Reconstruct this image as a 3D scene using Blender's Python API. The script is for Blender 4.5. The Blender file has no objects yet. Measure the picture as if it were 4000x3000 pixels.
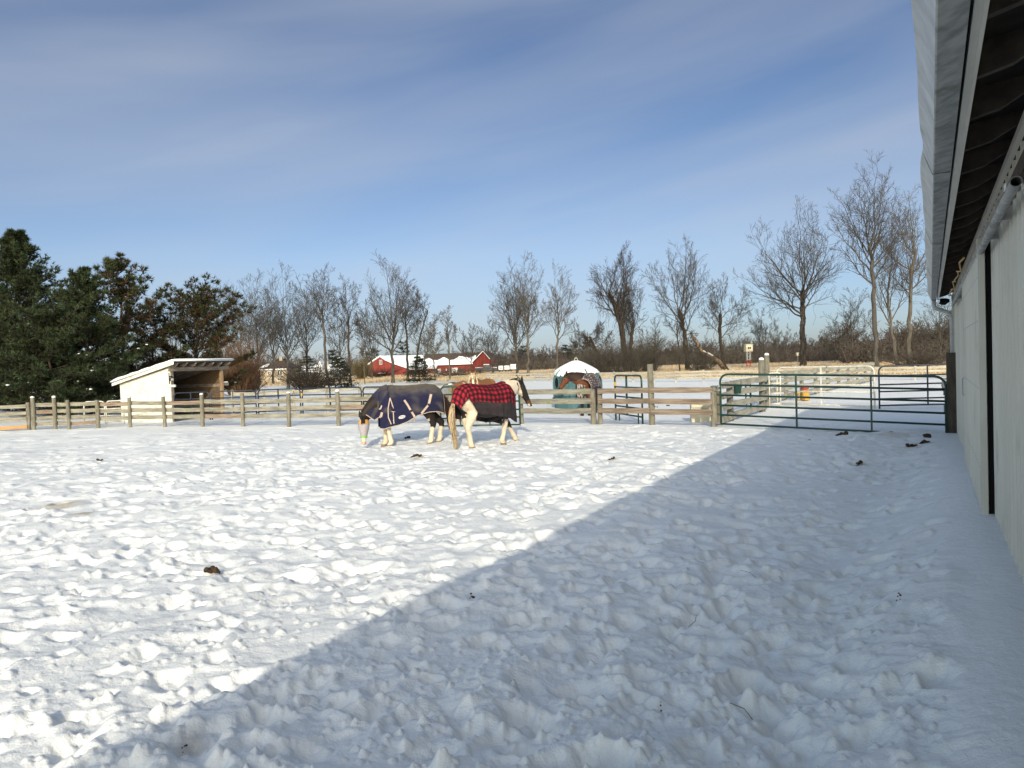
import bpy, bmesh, math, random
import numpy as np
from mathutils import Vector, Matrix, Euler

C = bpy.context.scene
col = C.collection
PI = math.pi
# ------------------------------------------------------------------ camera, sky, sun, exposure
EYE = 1.75
cam = bpy.data.cameras.new('camera')
cam.sensor_width = 36.0; cam.lens = 36.0 * 2773 / 4000
cam.clip_start = 0.05; cam.clip_end = 9000
camo = bpy.data.objects.new('camera', cam); col.objects.link(camo)
MROT = Matrix.Rotation(math.radians(90 - 1.61), 3, 'X') @ Matrix.Rotation(math.radians(-2.0), 3, 'Z')
camo.matrix_world = Matrix.Translation((0, 0, EYE)) @ MROT.to_4x4()
C.camera = camo

SUN_EL, SUN_AZ = 24.0, 180.5            # azimuth clockwise from +Y: the sun stands behind the photographer
w = bpy.data.worlds.new('World'); C.world = w; w.use_nodes = True
nt = w.node_tree; nt.nodes.clear()
def N(tree, typ, **kw):
    n = tree.nodes.new(typ)
    for k, v in kw.items(): setattr(n, k, v)
    return n
out = N(nt, 'ShaderNodeOutputWorld'); bg = N(nt, 'ShaderNodeBackground')
sky = N(nt, 'ShaderNodeTexSky'); sky.sky_type = 'NISHITA'; sky.sun_disc = False
sky.sun_elevation = math.radians(SUN_EL); sky.sun_rotation = math.radians(SUN_AZ)
sky.air_density = 0.75; sky.dust_density = 1.0; sky.ozone_density = 2.0; sky.altitude = 250
tc = N(nt, 'ShaderNodeTexCoord'); mp = N(nt, 'ShaderNodeMapping')
mq = N(nt, 'ShaderNodeMapping'); mq.inputs['Rotation'].default_value = (0.0, math.radians(11), 0)
mp.inputs['Scale'].default_value = (0.7, 0.7, 4.6)
nz = N(nt, 'ShaderNodeTexNoise'); nz.inputs['Scale'].default_value = 2.1; nz.inputs['Detail'].default_value = 4
nz.inputs['Roughness'].default_value = 0.42; nz.inputs['Distortion'].default_value = 0.25
rp = N(nt, 'ShaderNodeValToRGB'); rp.color_ramp.elements[0].position = 0.36; rp.color_ramp.elements[1].position = 0.78
rp.color_ramp.elements[0].color = (0.02, 0.02, 0.02, 1); rp.color_ramp.elements[1].color = (0.44, 0.44, 0.44, 1)
mx = N(nt, 'ShaderNodeMixRGB'); mx.inputs['Color2'].default_value = (3.5, 3.7, 4.0, 1)
L = nt.links.new
L(tc.outputs['Generated'], mq.inputs['Vector']); L(mq.outputs[0], mp.inputs['Vector']); L(mp.outputs[0], nz.inputs['Vector']); L(nz.outputs['Fac'], rp.inputs[0])
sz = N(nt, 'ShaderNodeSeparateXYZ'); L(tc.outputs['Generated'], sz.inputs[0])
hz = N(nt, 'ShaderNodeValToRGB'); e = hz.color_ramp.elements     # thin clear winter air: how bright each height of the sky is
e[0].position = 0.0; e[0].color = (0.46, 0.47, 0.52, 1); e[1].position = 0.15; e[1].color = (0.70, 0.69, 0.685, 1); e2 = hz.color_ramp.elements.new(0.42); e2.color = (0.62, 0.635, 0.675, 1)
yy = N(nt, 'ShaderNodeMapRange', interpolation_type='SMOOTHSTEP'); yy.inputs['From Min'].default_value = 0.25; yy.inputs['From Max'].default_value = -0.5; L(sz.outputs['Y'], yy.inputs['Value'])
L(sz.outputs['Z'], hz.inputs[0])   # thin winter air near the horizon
hy = N(nt, 'ShaderNodeMixRGB'); L(yy.outputs[0], hy.inputs[0]); L(hz.outputs[0], hy.inputs[1]); hy.inputs[2].default_value = (2.46, 2.20, 1.66, 1)      # sun's side of the sky, out of view, brightened to fill the shadows
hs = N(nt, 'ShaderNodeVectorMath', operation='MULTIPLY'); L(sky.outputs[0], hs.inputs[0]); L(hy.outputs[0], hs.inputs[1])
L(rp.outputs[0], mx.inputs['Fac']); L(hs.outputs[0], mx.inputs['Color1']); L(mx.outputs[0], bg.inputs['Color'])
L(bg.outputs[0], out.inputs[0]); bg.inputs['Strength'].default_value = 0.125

sl = bpy.data.lights.new('sun', 'SUN'); sl.energy = 2.35; sl.angle = math.radians(0.5); sl.color = (1.0, 0.915, 0.73)
so = bpy.data.objects.new('sun', sl); col.objects.link(so)
so.rotation_euler = (math.radians(90 - SUN_EL), 0, math.radians(180.0 - SUN_AZ))   # shines towards +Y
C.view_settings.view_transform = 'Standard'; C.view_settings.look = 'None'
C.view_settings.exposure = 0.48; C.view_settings.gamma = 1; C.view_settings.use_curve_mapping = False
C.cycles.max_bounces = 6; C.cycles.transparent_max_bounces = 8

# ------------------------------------------------------------------ helpers
FPX = 2773.0
def ray(px, py): return MROT @ Vector(((px - 2000) / FPX, -(py - 1500) / FPX, -1.0))
def ground(px, py, z=0.0):              # where the line of sight of a photo point meets the ground
    d = ray(px, py); t = (z - EYE) / d.z; return Vector((d.x * t, d.y * t, z))
def at(px, py, Y):                      # the point of that line of sight at distance Y
    d = ray(px, py); t = Y / d.y; return Vector((d.x * t, Y, EYE + d.z * t))
AZB = math.radians(30.57)
BD = Vector((math.sin(AZB), math.cos(AZB), 0)); BN = Vector((math.cos(AZB), -math.sin(AZB), 0))
def barn(t, p, z): return BD * t + BN * p + Vector((0, 0, z))

def hsh(ix, iy, s):
    h = (ix.astype(np.int64) * 374761393 + iy.astype(np.int64) * 668265263 + s * 974634777) & 0x7fffffff
    h = ((h ^ (h >> 13)) * 1274126177) & 0x7fffffff
    return ((h ^ (h >> 16)) & 0xffff) / 65535.0
def noise2(x, y, s=0):                  # gradient noise about -1..1
    ix = np.floor(x); iy = np.floor(y); fx = x - ix; fy = y - iy
    u = fx * fx * fx * (fx * (fx * 6 - 15) + 10); v = fy * fy * fy * (fy * (fy * 6 - 15) + 10)
    def gr(dx, dy):
        a = hsh(ix + dx, iy + dy, s) * 2 * PI
        return np.cos(a) * (fx - dx) + np.sin(a) * (fy - dy)
    a = gr(0, 0); b = gr(1, 0); c = gr(0, 1); d = gr(1, 1)
    return ((a + (b - a) * u) * (1 - v) + (c + (d - c) * u) * v) * 1.5
def sstep(a, b, x): t = np.clip((x - a) / (b - a), 0, 1); return t * t * (3 - 2 * t)

def base_z(x, y):                       # large scale ground: a drift against the barn wall
    x = np.asarray(x, float); y = np.asarray(y, float)
    p = x * BN.x + y * BN.y; t = x * BD.x + y * BD.y
    drift = 0.34 * sstep(-0.75, 0.38, p) * (1 - sstep(8.5, 17.5, t)) * sstep(-6, 0, t)
    return drift

def mesh_np(name, verts, faces, smooth=True, colors=None, mats=None, midx=None):
    """verts (n,3), faces (m,k) numpy"""
    me = bpy.data.meshes.new(name)
    n, (m, k) = len(verts), faces.shape
    me.vertices.add(n); me.vertices.foreach_set('co', np.ascontiguousarray(verts, np.float32).ravel())
    me.loops.add(m * k); me.loops.foreach_set('vertex_index', np.ascontiguousarray(faces, np.int32).ravel())
    me.polygons.add(m); me.polygons.foreach_set('loop_start', np.arange(0, m * k, k, dtype=np.int32))
    me.update(calc_edges=True); me.validate()
    if smooth: me.polygons.foreach_set('use_smooth', np.ones(len(me.polygons), bool))
    if colors is not None:
        ca = me.color_attributes.new('Col', 'FLOAT_COLOR', 'POINT')
        c4 = np.ones((n, 4), np.float32); c4[:, :3] = colors; ca.data.foreach_set('color', c4.ravel())
    for mm in (mats or []): me.materials.append(mm)
    if midx is not None: me.polygons.foreach_set('material_index', np.asarray(midx, np.int32))
    return me

def tag(o, label=None, cat=None, group=None, kind=None):
    if label: o['label'] = label
    if cat: o['category'] = cat
    if group: o['group'] = group
    if kind: o['kind'] = kind
    return o
def thing(name, loc, label, cat, group=None, rz=0.0):
    o = bpy.data.objects.new(name, None); col.objects.link(o); o.location = loc; o.rotation_euler = (0, 0, rz)
    o.empty_display_size = 0.2
    return tag(o, label, cat, group)
def link(name, me, parent=None):
    o = bpy.data.objects.new(name, me); col.objects.link(o)
    if parent: o.parent = parent
    return o

class MB:
    """collects shapes; build() links them as one mesh object"""
    def __init__(s): s.v = []; s.f = []; s.mi = []; s.cur = 0
    def add(s, vs, fs):
        b = len(s.v); s.v += [tuple(v) for v in vs]
        for f in fs: s.f.append(tuple(i + b for i in f)); s.mi.append(s.cur)
    def box(s, c, d, rot=None, bev=0.0):
        x, y, z = d[0] / 2, d[1] / 2, d[2] / 2
        R = rot if rot is not None else Matrix.Identity(3)
        if isinstance(R, (int, float)): R = Matrix.Rotation(R, 3, 'Z')
        c = Vector(c)
        if bev <= 0:
            vs = [c + R @ Vector((sx * x, sy * y, sz * z)) for sz in (-1, 1) for sx, sy in ((-1, -1), (1, -1), (1, 1), (-1, 1))]
            s.add(vs, [(3, 2, 1, 0), (4, 5, 6, 7), (0, 1, 5, 4), (1, 2, 6, 5), (2, 3, 7, 6), (3, 0, 4, 7)])
        else:
            rings = []
            for zz, i in ((-z, bev), (-z + bev, 0), (z - bev, 0), (z, bev)):
                a, b = x - i, y - i; e = bev if i == 0 else bev
                pts = [(-a + e, -b), (a - e, -b), (a, -b + e), (a, b - e), (a - e, b), (-a + e, b), (-a, b - e), (-a, -b + e)]
                rings.append([c + R @ Vector((px, py, zz)) for px, py in pts])
            s.loft(rings)
    def loft(s, rings, caps=True, closed=True):
        n = len(rings[0]); vs = [p for r in rings for p in r]; fs = []
        for i in range(len(rings) - 1):
            for j in range(n if closed else n - 1):
                k = (j + 1) % n
                fs.append((i * n + j, i * n + k, (i + 1) * n + k, (i + 1) * n + j))
        if caps and closed:
            fs.append(tuple(reversed(range(n)))); fs.append(tuple((len(rings) - 1) * n + j for j in range(n)))
        s.add(vs, fs)
    def tube(s, pts, r, n=8, caps=True):
        pts = [Vector(p) for p in pts]; rs = r if isinstance(r, (list, tuple)) else [r] * len(pts)
        rings = []; up = None
        for i, p in enumerate(pts):
            a = pts[max(0, i - 1)]; b = pts[min(len(pts) - 1, i + 1)]; d = (b - a).normalized()
            if up is None:
                up = Vector((0, 0, 1)) if abs(d.z) < 0.9 else Vector((1, 0, 0))
            u = d.cross(up).normalized(); v = u.cross(d).normalized(); up = v
            rings.append([p + (u * math.cos(q) + v * math.sin(q)) * rs[i] for q in (2 * PI * k / n for k in range(n))])
        s.loft(rings, caps)
    def beam(s, a, b, wd, ht, up=(0, 0, 1), bev=0.0):     # a rectangular bar from a to b
        a = Vector(a); b = Vector(b); d = (b - a); l = d.length; d.normalize()
        u = Vector(up); sd = d.cross(u).normalized(); u = sd.cross(d).normalized()
        R = Matrix((d, sd, u)).transposed()
        s.box((a + b) / 2, (l, wd, ht), R, bev)
    def ball(s, c, r, n=8, m=6, R=None):
        c = Vector(c); r = r if isinstance(r, (tuple, list)) else (r, r, r)
        rings = []
        for i in range(m + 1):
            t = PI * (0.04 + 0.92 * i / m)
            ring = []
            for k in range(n):
                q = 2 * PI * k / n; v = Vector((r[0] * math.sin(t) * math.cos(q), r[1] * math.sin(t) * math.sin(q), -r[2] * math.cos(t)))
                ring.append(c + (R @ v if R else v))
            rings.append(ring)
        s.loft(rings)
    def sheet(s, grid, thick=0.0, nrm=None):              # grid[i][j] of points; with thickness along nrm
        n, m = len(grid), len(grid[0]); vs = [Vector(p) for r in grid for p in r]; fs = []
        for i in range(n - 1):
            for j in range(m - 1):
                fs.append((i * m + j, i * m + j + 1, (i + 1) * m + j + 1, (i + 1) * m + j))
        s.add(vs, fs)
    def prism(s, poly, off):                              # planar outline poly extruded by vector off
        off = Vector(off); p = [Vector(q) for q in poly]; n = len(p)
        s.add(p + [q + off for q in p], [tuple(range(n)), tuple(reversed(range(n, 2 * n)))] +
              [(i, i + n, (i + 1) % n + n, (i + 1) % n) for i in range(n)])
    def build(s, name, mat, parent=None, origin=None, smooth=False, fixn=True):
        me = bpy.data.meshes.new(name)
        o3 = Vector(origin) if origin is not None else Vector((0, 0, 0))
        me.from_pydata([Vector(v) - o3 for v in s.v], [], s.f)
        mats = mat if isinstance(mat, (list, tuple)) else [mat]
        for m in mats: me.materials.append(m)
        if len(mats) > 1: me.polygons.foreach_set('material_index', s.mi)
        if fixn:
            bm = bmesh.new(); bm.from_mesh(me); bmesh.ops.recalc_face_normals(bm, faces=bm.faces); bm.to_mesh(me); bm.free()
        if smooth: me.polygons.foreach_set('use_smooth', [True] * len(me.polygons))
        me.update()
        return link(name, me, parent)
def top(o, loc):                                          # a one mesh thing whose verts are local to loc
    o.location = loc; return o

# ------------------------------------------------------------------ materials
def newmat(name):
    m = bpy.data.materials.new(name); m.use_nodes = True
    t = m.node_tree; b = t.nodes['Principled BSDF']
    return m, t, b
def mat(name, c1, c2=None, scale=6.0, rough=0.75, metal=0.0, bump=0.0, stretch=(1, 1, 1), detail=5, c3=None, s3=None, lo=0.35, hi=0.65, bscale=None, spec=0.3, t3=(0.6, 0.7)):
    m, t, b = newmat(name); Lk = t.links.new
    b.inputs['Roughness'].default_value = rough; b.inputs['Metallic'].default_value = metal
    b.inputs['Specular IOR Level'].default_value = spec
    c1 = tuple(c1) + (1,)
    if c2 is None: b.inputs['Base Color'].default_value = c1
    tcn = N(t, 'ShaderNodeTexCoord'); mpn = N(t, 'ShaderNodeMapping'); mpn.inputs['Scale'].default_value = stretch
    Lk(tcn.outputs['Object'], mpn.inputs['Vector'])
    if c2 is not None:
        n1 = N(t, 'ShaderNodeTexNoise'); n1.inputs['Scale'].default_value = scale; n1.inputs['Detail'].default_value = detail
        n1.inputs['Roughness'].default_value = 0.62
        Lk(mpn.outputs[0], n1.inputs['Vector'])
        r1 = N(t, 'ShaderNodeValToRGB'); e = r1.color_ramp.elements
        e[0].position = lo; e[1].position = hi; e[0].color = c1; e[1].color = tuple(c2) + (1,)
        Lk(n1.outputs['Fac'], r1.inputs[0]); outc = r1.outputs[0]
        if c3 is not None:
            n3 = N(t, 'ShaderNodeTexNoise'); n3.inputs['Scale'].default_value = s3 or scale * 0.3; n3.inputs['Detail'].default_value = 6
            Lk(tcn.outputs['Object'], n3.inputs['Vector'])
            r3 = N(t, 'ShaderNodeValToRGB'); r3.color_ramp.elements[0].position = t3[0]; r3.color_ramp.elements[1].position = t3[1]
            Lk(n3.outputs['Fac'], r3.inputs[0])
            m3 = N(t, 'ShaderNodeMixRGB'); m3.inputs['Color2'].default_value = tuple(c3) + (1,)
            Lk(r3.outputs[0], m3.inputs['Fac']); Lk(outc, m3.inputs['Color1']); outc = m3.outputs[0]
        Lk(outc, b.inputs['Base Color'])
    if bump > 0:
        n2 = N(t, 'ShaderNodeTexNoise'); n2.inputs['Scale'].default_value = bscale or scale * 2; n2.inputs['Detail'].default_value = 6
        Lk(mpn.outputs[0], n2.inputs['Vector'])
        bp = N(t, 'ShaderNodeBump'); bp.inputs['Strength'].default_value = bump; bp.inputs['Distance'].default_value = 0.02
        Lk(n2.outputs['Fac'], bp.inputs['Height']); Lk(bp.outputs[0], b.inputs['Normal'])
    return m
def matcol(name, rough=0.8, bump=0.0, bscale=30, var=0.25, vscale=20, spec=0.2, trans=0.0):   # colours stored per vertex, with some noise
    m, t, b = newmat(name); Lk = t.links.new
    b.inputs['Roughness'].default_value = rough; b.inputs['Specular IOR Level'].default_value = spec
    a = N(t, 'ShaderNodeVertexColor', layer_name='Col'); tcn = N(t, 'ShaderNodeTexCoord')
    n1 = N(t, 'ShaderNodeTexNoise'); n1.inputs['Scale'].default_value = vscale; n1.inputs['Detail'].default_value = 5
    Lk(tcn.outputs['Object'], n1.inputs['Vector'])
    mr = N(t, 'ShaderNodeMapRange'); mr.inputs['From Min'].default_value = 0.3; mr.inputs['From Max'].default_value = 0.7
    mr.inputs['To Min'].default_value = 1 - var; mr.inputs['To Max'].default_value = 1 + var * 0.6
    Lk(n1.outputs['Fac'], mr.inputs['Value'])
    mm = N(t, 'ShaderNodeVectorMath', operation='SCALE'); Lk(a.outputs['Color'], mm.inputs[0]); Lk(mr.outputs[0], mm.inputs['Scale'])
    Lk(mm.outputs[0], b.inputs['Base Color'])
    if bump > 0:
        n2 = N(t, 'ShaderNodeTexNoise'); n2.inputs['Scale'].default_value = bscale; n2.inputs['Detail'].default_value = 4
        Lk(tcn.outputs['Object'], n2.inputs['Vector'])
        bp = N(t, 'ShaderNodeBump'); bp.inputs['Strength'].default_value = bump; bp.inputs['Distance'].default_value = 0.01
        Lk(n2.outputs['Fac'], bp.inputs['Height']); Lk(bp.outputs[0], b.inputs['Normal'])
    return m

SNOW = mat('snow', (0.845, 0.858, 0.848), (0.88, 0.885, 0.87), 3.0, 0.6, bump=0.35, bscale=22, spec=0.25)
BARK = mat('bark', (0.050, 0.045, 0.038), (0.105, 0.094, 0.080), 1.2, 0.9, bump=0.5, bscale=6, stretch=(3, 3, 0.6), spec=0.1)
BARK_D = mat('dark_bark', (0.036, 0.029, 0.023), (0.075, 0.060, 0.047), 1.2, 0.9, bump=0.5, bscale=6, stretch=(3, 3, 0.6), spec=0.1)
BARK_L = mat('pale_bark', (0.075, 0.066, 0.053), (0.15, 0.132, 0.107), 1.0, 0.9, bump=0.5, bscale=5, stretch=(3, 3, 0.5), spec=0.1)
TWIG = mat('twig_bark', (0.065, 0.054, 0.044), (0.115, 0.096, 0.08), 0.5, 0.9, spec=0.1)
NEEDLE = matcol('needles', 0.7, var=0.3, vscale=3.0, spec=0.15)
POSTW = mat('post_wood', (0.13, 0.118, 0.086), (0.26, 0.235, 0.178), 9, 0.85, bump=0.6, bscale=14, stretch=(1, 1, 0.35), c3=(0.20, 0.20, 0.10), s3=5)
RAILW = mat('rail_wood', (0.155, 0.143, 0.112), (0.30, 0.28, 0.22), 5, 0.85, bump=0.6, bscale=10, stretch=(0.35, 0.35, 2.6), c3=(0.21, 0.22, 0.11), s3=4.5, lo=0.38, hi=0.62)
RAILB = mat('brown_rail_wood', (0.15, 0.11, 0.078), (0.29, 0.225, 0.165), 6, 0.8, bump=0.5, bscale=10, stretch=(0.25, 0.25, 3.5), lo=0.4, hi=0.6)
RAILO = mat('new_rail_wood', (0.36, 0.19, 0.07), (0.48, 0.29, 0.13), 6, 0.8, bump=0.3, stretch=(0.25, 0.25, 3.5))
GREYW = mat('grey_wood', (0.24, 0.22, 0.17), (0.42, 0.39, 0.31), 4, 0.88, bump=0.5, bscale=8, stretch=(0.4, 0.4, 2.4), c3=(0.2, 0.2, 0.13), s3=3)
PALEW = mat('pale_wood', (0.36, 0.33, 0.26), (0.52, 0.49, 0.40), 3, 0.88, bump=0.3, bscale=6, stretch=(0.4, 0.4, 2.4))
DARKW = mat('dark_wood', (0.045, 0.036, 0.028), (0.10, 0.08, 0.062), 6, 0.85, bump=0.5, bscale=12, stretch=(2, 2, 0.4))
NAVYP = mat('navy_paint', (0.011, 0.015, 0.026), (0.021, 0.028, 0.043), 5, 0.4, spec=0.45)
GREENP = mat('green_paint', (0.006, 0.036, 0.026), (0.012, 0.058, 0.041), 6, 0.35, spec=0.5)
WHITEP = mat('white_paint', (0.62, 0.58, 0.47), (0.78, 0.75, 0.66), 7, 0.5, c3=(0.25, 0.11, 0.05), s3=6, spec=0.4, t3=(0.66, 0.72))
SIDING = mat('steel_siding', (0.54, 0.52, 0.455), (0.63, 0.61, 0.54), 1.1, 0.30, bump=0.02, stretch=(1, 1, 0.25), spec=0.4, c3=(0.47, 0.445, 0.38), s3=1.6, t3=(0.58, 0.75))
TRIM = mat('trim_steel', (0.54, 0.52, 0.45), (0.62, 0.60, 0.52), 2, 0.45, spec=0.4)
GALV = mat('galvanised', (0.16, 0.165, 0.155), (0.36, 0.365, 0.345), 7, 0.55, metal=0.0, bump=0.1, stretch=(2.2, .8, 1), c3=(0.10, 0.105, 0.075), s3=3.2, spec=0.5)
GALV_LIT = mat('galvanised_lit', (0.40, 0.405, 0.38), (0.58, 0.58, 0.55), 6, 0.5, metal=0.0, bump=0.08, c3=(0.26, 0.255, 0.18), s3=2.4, spec=0.5)  # lighter copy of galvanised, for the gutter face that catches more light
BLACK = mat('black_gap', (0.006, 0.006, 0.006), rough=0.9)
RUBBER = mat('black_rubber', (0.02, 0.02, 0.02), rough=0.6)
STEEL = mat('bright_steel', (0.35, 0.36, 0.37), (0.5, 0.5, 0.5), 8, 0.35, metal=0.8)
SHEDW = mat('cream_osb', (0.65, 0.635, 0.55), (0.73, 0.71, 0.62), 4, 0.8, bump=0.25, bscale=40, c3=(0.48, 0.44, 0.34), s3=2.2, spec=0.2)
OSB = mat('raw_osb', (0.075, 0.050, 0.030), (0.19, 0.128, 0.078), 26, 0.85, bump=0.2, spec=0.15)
LUMBER = mat('lumber', (0.24, 0.155, 0.085), (0.40, 0.28, 0.165), 6, 0.8, bump=0.3, stretch=(1.5, 1.5, 0.4))
TIMBER = mat('worn_timber', (0.14, 0.11, 0.085), (0.30, 0.255, 0.205), 6, 0.85, bump=0.4, stretch=(0.5, 0.5, 2))
TEAL = mat('teal_plastic', (0.050, 0.125, 0.135), (0.070, 0.160, 0.170), 3, 0.5, spec=0.4)
DUNG = mat('dung', (0.030, 0.018, 0.010), (0.085, 0.055, 0.03), 22, 0.9, bump=0.8, bscale=40)
HAY = mat('hay', (0.13, 0.10, 0.045), (0.27, 0.21, 0.10), 30, 0.9, bump=0.6, bscale=40)
REDP = mat('barn_red', (0.155, 0.021, 0.016), (0.24, 0.038, 0.029), 0.8, 0.75, stretch=(2, 2, 0.3))
SHINGLE = mat('brown_shingle', (0.055, 0.038, 0.030), (0.10, 0.072, 0.058), 3, 0.9)
BEIGE = mat('beige_siding', (0.36, 0.29, 0.195), (0.44, 0.36, 0.25), 1.5, 0.7)
HWHITE = mat('white_siding', (0.66, 0.66, 0.63), (0.76, 0.76, 0.73), 1.5, 0.6)
GLASSD = mat('window_glass', (0.035, 0.045, 0.055), rough=0.12, spec=0.6)
CREAMP = mat('cream_plastic', (0.62, 0.56, 0.40), (0.72, 0.66, 0.50), 4, 0.55)
YEL = mat('yellow_plastic', (0.46, 0.26, 0.045), (0.53, 0.32, 0.06), 5, 0.45)
REDPL = mat('red_plastic', (0.42, 0.03, 0.04), (0.5, 0.05, 0.05), 5, 0.45)
TARP = mat('grey_tarp', (0.15, 0.15, 0.155), (0.22, 0.22, 0.225), 4, 0.7, bump=0.3)
COAT = matcol('coat', 0.62, bump=0.25, bscale=60, var=0.16, vscale=14, spec=0.25)
HAIR = matcol('hair', 0.55, var=0.3, vscale=25, spec=0.3)
CLOTH = matcol('cloth', 0.85, bump=0.25, bscale=45, var=0.14, vscale=9, spec=0.12)
HOOF = mat('hoof', (0.16, 0.11, 0.07), (0.27, 0.20, 0.14), 20, 0.6)
EYEM = mat('eye', (0.008, 0.006, 0.005), rough=0.08, spec=0.7)
WEB = mat('beige_webbing', (0.42, 0.32, 0.25), (0.52, 0.42, 0.34), 20, 0.8)
WEBD = mat('black_webbing', (0.012, 0.012, 0.013), (0.025, 0.025, 0.027), 20, 0.8)
LIME = mat('lime_strap', (0.16, 0.45, 0.07), (0.22, 0.55, 0.10), 20, 0.6)
MESHG = mat('mask_mesh', (0.33, 0.29, 0.30), (0.42, 0.38, 0.385), 60, 0.8, bump=0.3, bscale=120)
ORANGE = mat('mask_fleece', (0.48, 0.25, 0.07), (0.58, 0.33, 0.11), 18, 0.9)
BADGE = mat('badge_white', (0.75, 0.74, 0.72), rough=0.6)
INK = mat('badge_ink', (0.03, 0.035, 0.06), rough=0.7)

# ------------------------------------------------------------------ the snow ground, one sheet to the horizon
def snow_ground():
    rng = np.random.default_rng(5)
    rs = list(np.linspace(0.25, 2.3, 26)); r = 2.3
    while r < 34: r += min(r * r / 950.0, 0.0048 * r); rs.append(r)
    g = 0.0048
    while r < 6500: g = min(g * 1.08, 0.06); r *= 1 + g; rs.append(r)
    rs = np.array(rs)
    fine = np.arange(-53, 53.01, 0.135)
    coarse = np.concatenate([[53.4, 54, 55, 57], np.arange(60, 300.1, 5), [303, 305, 306, 306.6]])
    th = np.radians(np.concatenate([fine, coarse])); na, nr = len(th), len(rs)
    X = rs[:, None] * np.sin(th)[None, :]; Y = rs[:, None] * np.cos(th)[None, :]
    R = np.repeat(rs[:, None], na, 1)
    dr = np.gradient(rs)[:, None]; sp = np.maximum(dr, 0.0024 * R)
    p = X * BN.x + Y * BN.y; t = X * BD.x + Y * BD.y
    Z = base_z(X, Y)
    # how trodden: the paddock in front of the fence, less beyond, smooth by the wall and in some patches
    fence_y = np.interp(X, [-17, -8.5, 0, 5], [25.0, 22.8, 20.8, 17.5])
    inside = 1 - sstep(-0.6, 0.8, Y - fence_y)
    wallm = 1 - 0.88 * sstep(-0.02, 0.20, p + 0.10 * noise2(t * 1.3, p * 0, 77))
    patch = sstep(-0.42, -0.15, noise2(X * 0.30 + 3.1, Y * 0.42, 11))
    tr = (0.30 + 0.70 * inside) * wallm * (0.42 + 0.58 * patch) * (1 - 0.75 * sstep(45, 75, R))
    def band(lam): return np.clip((lam / sp - 2.0) / 2.5, 0, 1)
    wx = X + 0.22 * noise2(X * 1.1, Y * 1.1, 21) + .05 * noise2(X * 5.3, Y * 5.3, 23); wy = Y + 0.22 * noise2(X * 1.1, Y * 1.1, 22) + .05 * noise2(X * 5.3, Y * 5.3, 24)
    Z += 0.05 * noise2(X * 0.35, Y * 0.35, 1) * np.clip(tr + .3, 0, 1) * sstep(0.5, 4, R)
    pt = 0.55 + 0.45 * noise2(X * 0.55 + 9, Y * 0.7, 31)                      # busier and calmer places
    Z += tr * band(1.0) * 0.030 * noise2(wx * 0.95, wy * 1.2, 2)
    Z += tr * band(0.5) * 0.025 * (sstep(-0.26, 0.16, noise2(wx * 1.8, wy * 2.4, 3)) - 0.5)
    Z += tr * band(0.3) * 0.019 * pt * (sstep(-0.24, 0.12, noise2(wx * 3.6, wy * 4.4, 4)) - 0.5)
    lane = sstep(-4.2, -2.8, p) * (1 - sstep(-0.9, -0.3, p)); Z += tr * lane * band(0.4) * 0.034 * noise2(t * 0.55 + p, p * 2.6 + 0.5 * noise2(t * .8, p, 33), 32)
    cr = 0.35 + 0.9 * sstep(-0.2, 0.5, noise2(X * 1.4, Y * 1.8, 34))           # crumbly edges
    Z += tr * cr * band(0.12) * 0.0135 * noise2(wx * 8.5, wy * 9.5, 5)
    Z += (0.2 + tr) * cr * band(0.06) * 0.0095 * noise2(X * 17, Y * 17, 6)
    Z += (0.25 + tr * cr) * band(0.03) * 0.0055 * noise2(X * 36, Y * 36, 7)
    # faint wind ripples on the untrodden snow
    # hoof prints with raised rims, in wandering tracks
    prints = []
    for k in range(150):
        d0 = 2.0 + 20 * rng.random() ** 0.8; a0 = math.radians(rng.uniform(-45, 36)); x, y = d0 * math.sin(a0), d0 * math.cos(a0)
        h = rng.uniform(0, 2 * PI)
        for s in range(rng.integers(12, 34)):
            h += rng.normal(0, 0.16); x += 0.42 * math.sin(h); y += 0.42 * math.cos(h)
            prints.append((x + rng.normal(0, .09), y + rng.normal(0, .09), rng.uniform(.065, .115), rng.uniform(.022, .06), 1))
    for k in range(1700):
        d0 = 2.0 + 19 * rng.random() ** 0.75; a0 = math.radians(rng.uniform(-48, 38))
        prints.append((d0 * math.sin(a0), d0 * math.cos(a0), rng.uniform(.05, .13), rng.uniform(.012, .045) * (1.7 if rng.random() < .12 else 1), 1))
    for k in range(9000):                       # thrown-up clods
        d0 = 1.9 + 11 * rng.random() ** 1.3; a0 = math.radians(rng.uniform(-48, 38))
        prints.append((d0 * math.sin(a0), d0 * math.cos(a0), rng.uniform(.008, .026) * (1.7 if rng.random() < .10 else 1), 0, 0))
    thf = np.radians(fine); nf = len(thf)
    for (px, py, pr, dep, kind) in prints:
        pp = px * BN.x + py * BN.y
        if pp > 0.02: continue
        fy = np.interp(px, [-17, -8.5, 0, 5], [25.0, 22.8, 20.8, 17.5])
        if py > fy - 0.3 and rng.random() < .8: continue
        rr = math.hypot(px, py); aa = math.atan2(px, py); ext = pr * (2.6 if kind else 1.15)
        i0, i1 = np.searchsorted(rs, rr - ext), np.searchsorted(rs, rr + ext)
        j0, j1 = np.searchsorted(thf, aa - ext / rr), np.searchsorted(thf, aa + ext / rr)
        if i1 - i0 < 2 or j1 - j0 < 2: continue
        xs, ys = X[i0:i1, j0:j1], Y[i0:i1, j0:j1]
        dx, dy = xs - px, ys - py
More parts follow.
